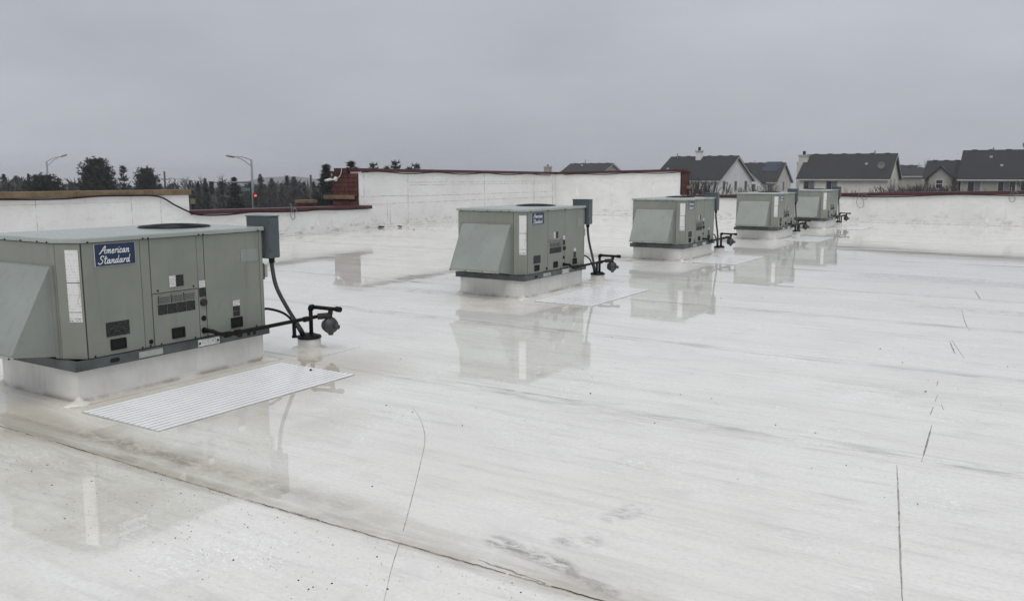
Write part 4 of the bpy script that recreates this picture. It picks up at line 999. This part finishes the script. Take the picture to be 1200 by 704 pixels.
def bare(h, seed, stems=1, spread=.5, depth=5, rad=.05, ret=None):
    rnd = random.Random(seed); s = MB()
    def grow(p, d, ln, r, n):
        q = p + d * ln * .5 + Vector((rnd.gauss(0, .04), rnd.gauss(0, .04), 0)) * ln; e = q + (d + Vector((rnd.gauss(0, .14), rnd.gauss(0, .14), .06))).normalized() * ln * .5
        s.tube([p, q, e], [r, r * .85, r * .7], 4 if n > 2 else 3, False)
        if n == 0: return
        for i in range(2 if rnd.random() < .55 else 3):
            nd_ = (d + Vector((rnd.gauss(0, spread), rnd.gauss(0, spread), rnd.uniform(.0, .35)))).normalized()
            grow(e if i < 2 else q, nd_, ln * rnd.uniform(.62, .84), r * .70, n - 1)
    for k in range(stems):
        a = 6.28 * k / max(1, stems) + rnd.random(); d = Vector((math.cos(a) * (.0 if stems == 1 else .38), math.sin(a) * (.0 if stems == 1 else .38), 1)).normalized()
        grow(Vector((math.cos(a) * .1 * (stems > 1), math.sin(a) * .1 * (stems > 1), 0)), d, h * .30, rad, depth)
    return s.mesh('branches', recalc=False)
BT = [bare(7, 11, 1, .42, 6, .11), bare(7, 12, 1, .36, 6, .10), bare(6, 13, 8, .24, 4, .085), bare(6, 14, 6, .34, 5, .075)]
BTW = [bare(7, 11, 1, .42, 6, .12), bare(6, 14, 6, .40, 5, .085)]
for b in BT: b.materials.append(M['twig'])
for b in BTW: b.materials.append(M['twigpale'])
BH = {}
for b in BT + BTW: BH[b.name] = max(v.co.z for v in b.vertices)
def bare_tree(me, px_, py_, dist, label, name='bare_tree', wide=1.0, group=None, foot=None):
    p = at_dist(px_, py_, dist); base = GZ if foot is None else foot; s = (p.z - base) / BH[me.name]
    t = thing(name, (p.x, p.y, base), random.random() * 6, label, 'tree' if name == 'bare_tree' else 'shrub', group); t.scale = (s * wide, s * wide, s); put('branches', me, None, t); return t
bare_tree(BT[2], 822, 200, 80, 'leafless many-stemmed shrub in front of the pale grey house, beside the brick pier', 'bare_shrub', .95)
bare_tree(BT[3], 812, 207, 82, 'lower leafless shrub tucked against the brick pier end', 'bare_shrub', .8)
bare_tree(BTW[0], 906, 210, 100, 'pale leafless tree in front of the house with solar panels', wide=1.1)
bare_tree(BTW[1], 884, 214, 100, 'low pale leafless shrub below the dormer of the solar-panel house', 'bare_shrub', 1.1)
bare_tree(BT[3], 1009, 219, 80, 'small leafless shrub below the windows of the cream house', 'bare_shrub', 1.2)
bare_tree(BT[0], 1084, 184, 175, 'tall pale leafless tree far behind, above the distant roofs', wide=1.0)
for x, y in ((1062, 215), (1072, 213), (1080, 214), (1088, 217), (1068, 219)): bare_tree(BT[3], x, y, 105, 'dark leafless shrub in the gap between cream house and taupe wing', 'bare_shrub', 1.3, 'shrubs between the houses')
bare_tree(BT[1], 1127, 200, 98, 'slender leafless tree at the corner of the large taupe house', wide=.8)
bare_tree(BT[3], 1114, 217, 96, 'leafless shrub spreading before the small gable window', 'bare_shrub', 1.2)
bare_tree(BT[0], 1195, 202, 92, 'dark leafless tree before the right-hand windows of the taupe house', wide=1.2)
for k, (x, y, d) in enumerate(((92, 210, 120), (86, 212, 118), (195, 211, 130), (214, 206, 120), (225, 205, 122), (234, 206, 125), (268, 203, 120), (322, 203, 130), (338, 212, 98), (352, 216, 96), (328, 217, 95), (343, 221, 92), (318, 219, 94), (308, 222, 96), (360, 222, 95), (180, 214, 120), (136, 216, 120), (16, 213, 105), (40, 210, 108))):
    bare_tree(BT[k % 2], x, y, d, 'leafless tree among conifers of the far belt, over the ' + ('tan coping' if x < 215 else 'low red coping'), wide=1.2, group='bare trees in the far tree belt')

# the belt of brush and young pines behind, one mass
bm_ = MB(); rnd = random.Random(21)
for _ in range(3600):
    u = rnd.random(); xp = rnd.uniform(-40, 90) if u < .28 else rnd.uniform(90, 222) if u < .40 else rnd.uniform(222, 410)
    dd = rnd.uniform(118, 165)
    top = (219 if xp < 60 else 224 if xp < 215 else 225) + 5 * math.sin(xp * .21) + 3 * math.sin(xp * .57 + 1)
    c = at_dist(xp, top + 34 * rnd.random() ** 1.5, dd)
    for q in range(8):
        v = Vector((rnd.gauss(0, 1), rnd.gauss(0, 1), rnd.gauss(.6, .8))).normalized(); l_ = rnd.uniform(.5, 1.2); s_ = v.orthogonal().normalized() * rnd.uniform(.06, .16)
        o_ = c + Vector((rnd.gauss(0, .4), rnd.gauss(0, .4), rnd.gauss(0, .3)))
        b_ = len(bm_.v); bm_.v += [tuple(o_ - s_), tuple(o_ + s_), tuple(o_ + v * l_)]; bm_.f.append((b_, b_ + 1, b_ + 2))
tag(bm_.build('woodland', leafmat('brush', (.044, .041, .039)), recalc=False), 'dark winter brush and young pines massed behind the tree belt', 'woodland', kind='stuff')

# wooded hill on the horizon
hill = MB(); n = 60; rnd = random.Random(5); HD = 950; rows = 5
for j in range(rows):
    for i in range(n + 1):
        ang = -20 + 480 * i / n; p = at_dist(ang, 206, HD + j * 70)
        prof_ = 232 - 27.5 * math.exp(-((ang - 335) / 75) ** 2 * abs((ang - 335) / 75)) + rnd.uniform(-.4, .4)
        top = at_dist(ang, prof_ + 2.5, HD + j * 70).z
        hill.v.append((p.x, p.y, -44 + (top + 44) * [0, .85, 1, .8, 0][j]))
for j in range(rows - 1):
    for i in range(n): a = j * (n + 1) + i; hill.f.append((a, a + 1, a + n + 2, a + n + 1))
tag(hill.build('hill', leafmat('wooded_hill', (.035, .037, .034))), kind='structure')

# --------------------------------------------------------------- street furniture
M['lampgrey'] = simple('galvanised_pole', (.20, .215, .235), .5, .2, .15, 1); M['sigblack'] = simple('signal_black', (.012, .013, .013), .5, 0, .2, 3)
redg = G('red_signal_lens'); redg.fin((.5, .03, .02), .3, 0, None, Emission_Color=(1.0, .10, .04, 1), Emission_Strength=1.1); M['redlens'] = redg.m
def lamp_arm(t, base, tip, droop, z0):
    b, e = Vector(base), Vector(tip); m_ = (b + e) / 2 + Vector((0, 0, droop))
    MB().tube(arc_pts([b, m_, e], 6), .034, 6).build('lamp_arm', M['lampgrey'], t, smooth=True)
    MB().tube(arc_pts([b - Vector((0, 0, .5)), m_ - Vector((0, 0, .22)), e - (e - b) * .18 - Vector((0, 0, .0))], 6), .032, 6).build('arm_brace', M['lampgrey'], t, smooth=True)
    d = (e - b).normalized(); s = MB(); s.tube([e - d * .1, e + d * .15, e + d * .5, e + d * .62], [.05, .09, .08, .03], 8); s.build('lamp_head', M['lampgrey'], t, smooth=True)
p = at_dist(54.5, 189, 105); q = at_dist(72, 183.5, 105)
lp = thing('street_lamp', (p.x, p.y, GZ), 0, 'grey street lamp with curved arm rising behind the low spreading pine', 'street lamp')
MB().tube([(0, 0, 0), (0, 0, p.z - GZ)], [.14, .085], 8).build('pole', M['lampgrey'], lp, smooth=True); lamp_arm(lp, (0, 0, p.z - GZ - .05), (q.x - p.x, q.y - p.y, q.z - GZ), .12, 0)
p = at_dist(294.5, 187, 72); q = at_dist(274, 184, 72)
sg = thing('signal_pole', (p.x, p.y, GZ), 0, 'tall grey pole with street lamp arm, mast arm and lit red traffic signal', 'traffic signal')
MB().tube([(0, 0, 0), (0, 0, p.z - GZ)], [.13, .075], 10).build('pole', M['lampgrey'], sg, smooth=True); lamp_arm(sg, (0, 0, p.z - GZ - .05), (q.x - p.x, q.y - p.y, q.z - GZ), .12, 0)
def head(t, px_, py_, d, lit=None):
    c = at_dist(px_, py_, d); o = Vector((c.x - t.location.x, c.y - t.location.y, c.z - GZ)); vd = Vector((-c.x, -c.y, 0)).normalized(); sd_ = Vector((-vd.y, vd.x, 0))
    s = MB(); b = len(s.v)
    for zz in (-.5, .5):
        for a_, b_ in ((-1, -1), (1, -1), (1, 1), (-1, 1)): s.v.append(tuple(o + sd_ * .17 * a_ + vd * .1 * b_ + Vector((0, 0, zz))))
    s.f = [(0, 3, 2, 1), (4, 5, 6, 7), (0, 1, 5, 4), (1, 2, 6, 5), (2, 3, 7, 6), (3, 0, 4, 7)]
    h = s.build('signal_head', M['sigblack'], t)
    for i in range(3):
        cc_ = o + vd * .105 + Vector((0, 0, .33 - .33 * i)); MB().tube([cc_, cc_ + vd * .02], .095, 12).build('lens', M['redlens'] if lit == i else M['gap'], h)
m0 = at_dist(296, 213.5, 72); m1 = at_dist(246, 214, 72)
MB().tube([(m0.x - p.x, m0.y - p.y, m0.z - GZ), (m1.x - p.x, m1.y - p.y, m1.z - GZ)], [.07, .045], 8).build('mast_arm', M['lampgrey'], sg, smooth=True)
head(sg, 248, 220, 71.5); head(sg, 259.5, 220, 71.5); head(sg, 299.5, 234, 71.5, 0)
m2 = at_dist(288, 222, 71.7); MB().box(m2.x - p.x - .5, m2.x - p.x + .5, m2.y - p.y - .02, m2.y - p.y + .02, m2.z - GZ - .12, m2.z - GZ + .12).build('street_sign', simple('sign_green', (.10, .20, .17), .5, 0, .1, 2), sg)
# post lantern
p = at_dist(225.3, 223, 48); ln = thing('post_lantern', (p.x, p.y, GZ), 0, 'black post-top lantern with pale glass beside the end of the tan coping', 'lantern'); h = p.z - GZ
MB().tube([(0, 0, 0), (0, 0, h - .9)], [.07, .05], 10).build('post', M['black'], ln, smooth=True)
MB().lathe([(.05, h - .9), (.08, h - .86), (.05, h - .80), (.09, h - .74), (.10, h - .72)], (0, 0, 0), 12).build('lantern_base', M['black'], ln)
MB().lathe([(.10, h - .72), (.15, h - .42), (.15, h - .40)], (0, 0, 0), 8).build('lantern_glass', simple('amber_glass', (.30, .25, .16), .3, 0, .1, 4), ln)
MB().lathe([(.18, h - .40), (.17, h - .36), (.08, h - .20), (.03, h - .14), (.035, h - .08), (.005, h)], (0, 0, 0), 12).build('lantern_roof', M['black'], ln)
# utility poles and wires
def upole(px_, py_, d, label, arm=True):
    p = at_dist(px_, py_, d); t = thing('utility_pole', (p.x, p.y, GZ), 0, label, 'utility pole'); h = p.z - GZ
    MB().tube([(0, 0, 0), (0, 0, h)], [.17, .11], 8).build('pole', M['bark'], t, smooth=True)
    if arm:
        a = Vector((RT.x, RT.y, 0)); MB().tube([tuple(-a * .55 + Vector((0, .1, h - 1.0))), tuple(a * .55 + Vector((0, .1, h - 1.0)))], .06, 6).build('crossarm', M['bark'], t)
        for s_ in (-.5, .5): MB().tube([tuple(a * s_ + Vector((0, .1, h - .98))), tuple(a * s_ + Vector((0, .1, h - .78)))], .04, 6).build('insulator', M['wire'], t)
    return t, h
u1, h1 = upole(192.5, 201, 118, 'wooden utility pole with crossarm over the tan coping, beside rounded pine'); u2, h2 = upole(364, 205, 95, 'plain dark utility pole in the tree belt near the dark spruce', False)
a = u1.location + Vector((RT.x * .5, RT.y * .5, h1 - .8)); b = at_dist(300, 214, 150)
tag(MB().tube([tuple(a.lerp(b, k / 12) - Vector((0, 0, 1.2 * (k / 12) * (1 - k / 12)))) for k in range(13)], .02, 4).build('power_wire', M['wire']), 'thin overhead wire running from the crossarm utility pole into the trees', 'wire')

# --------------------------------------------------------------- damp air
hz = MB().box(-1510, 1510, -1510, 1510, -46, 14).build('haze', None)
hm = bpy.data.materials.new('damp_air'); hm.use_nodes = True; hm.node_tree.nodes.clear()
ho = nn(hm.node_tree, 'ShaderNodeOutputMaterial'); hv = nn(hm.node_tree, 'ShaderNodeVolumePrincipled')
hv.inputs['Color'].default_value = (.93, .95, 1.0, 1); hv.inputs['Density'].default_value = 0.0007
hm.node_tree.links.new(hv.outputs[0], ho.inputs['Volume']); hz.data.materials.append(hm); tag(hz, kind='stuff')
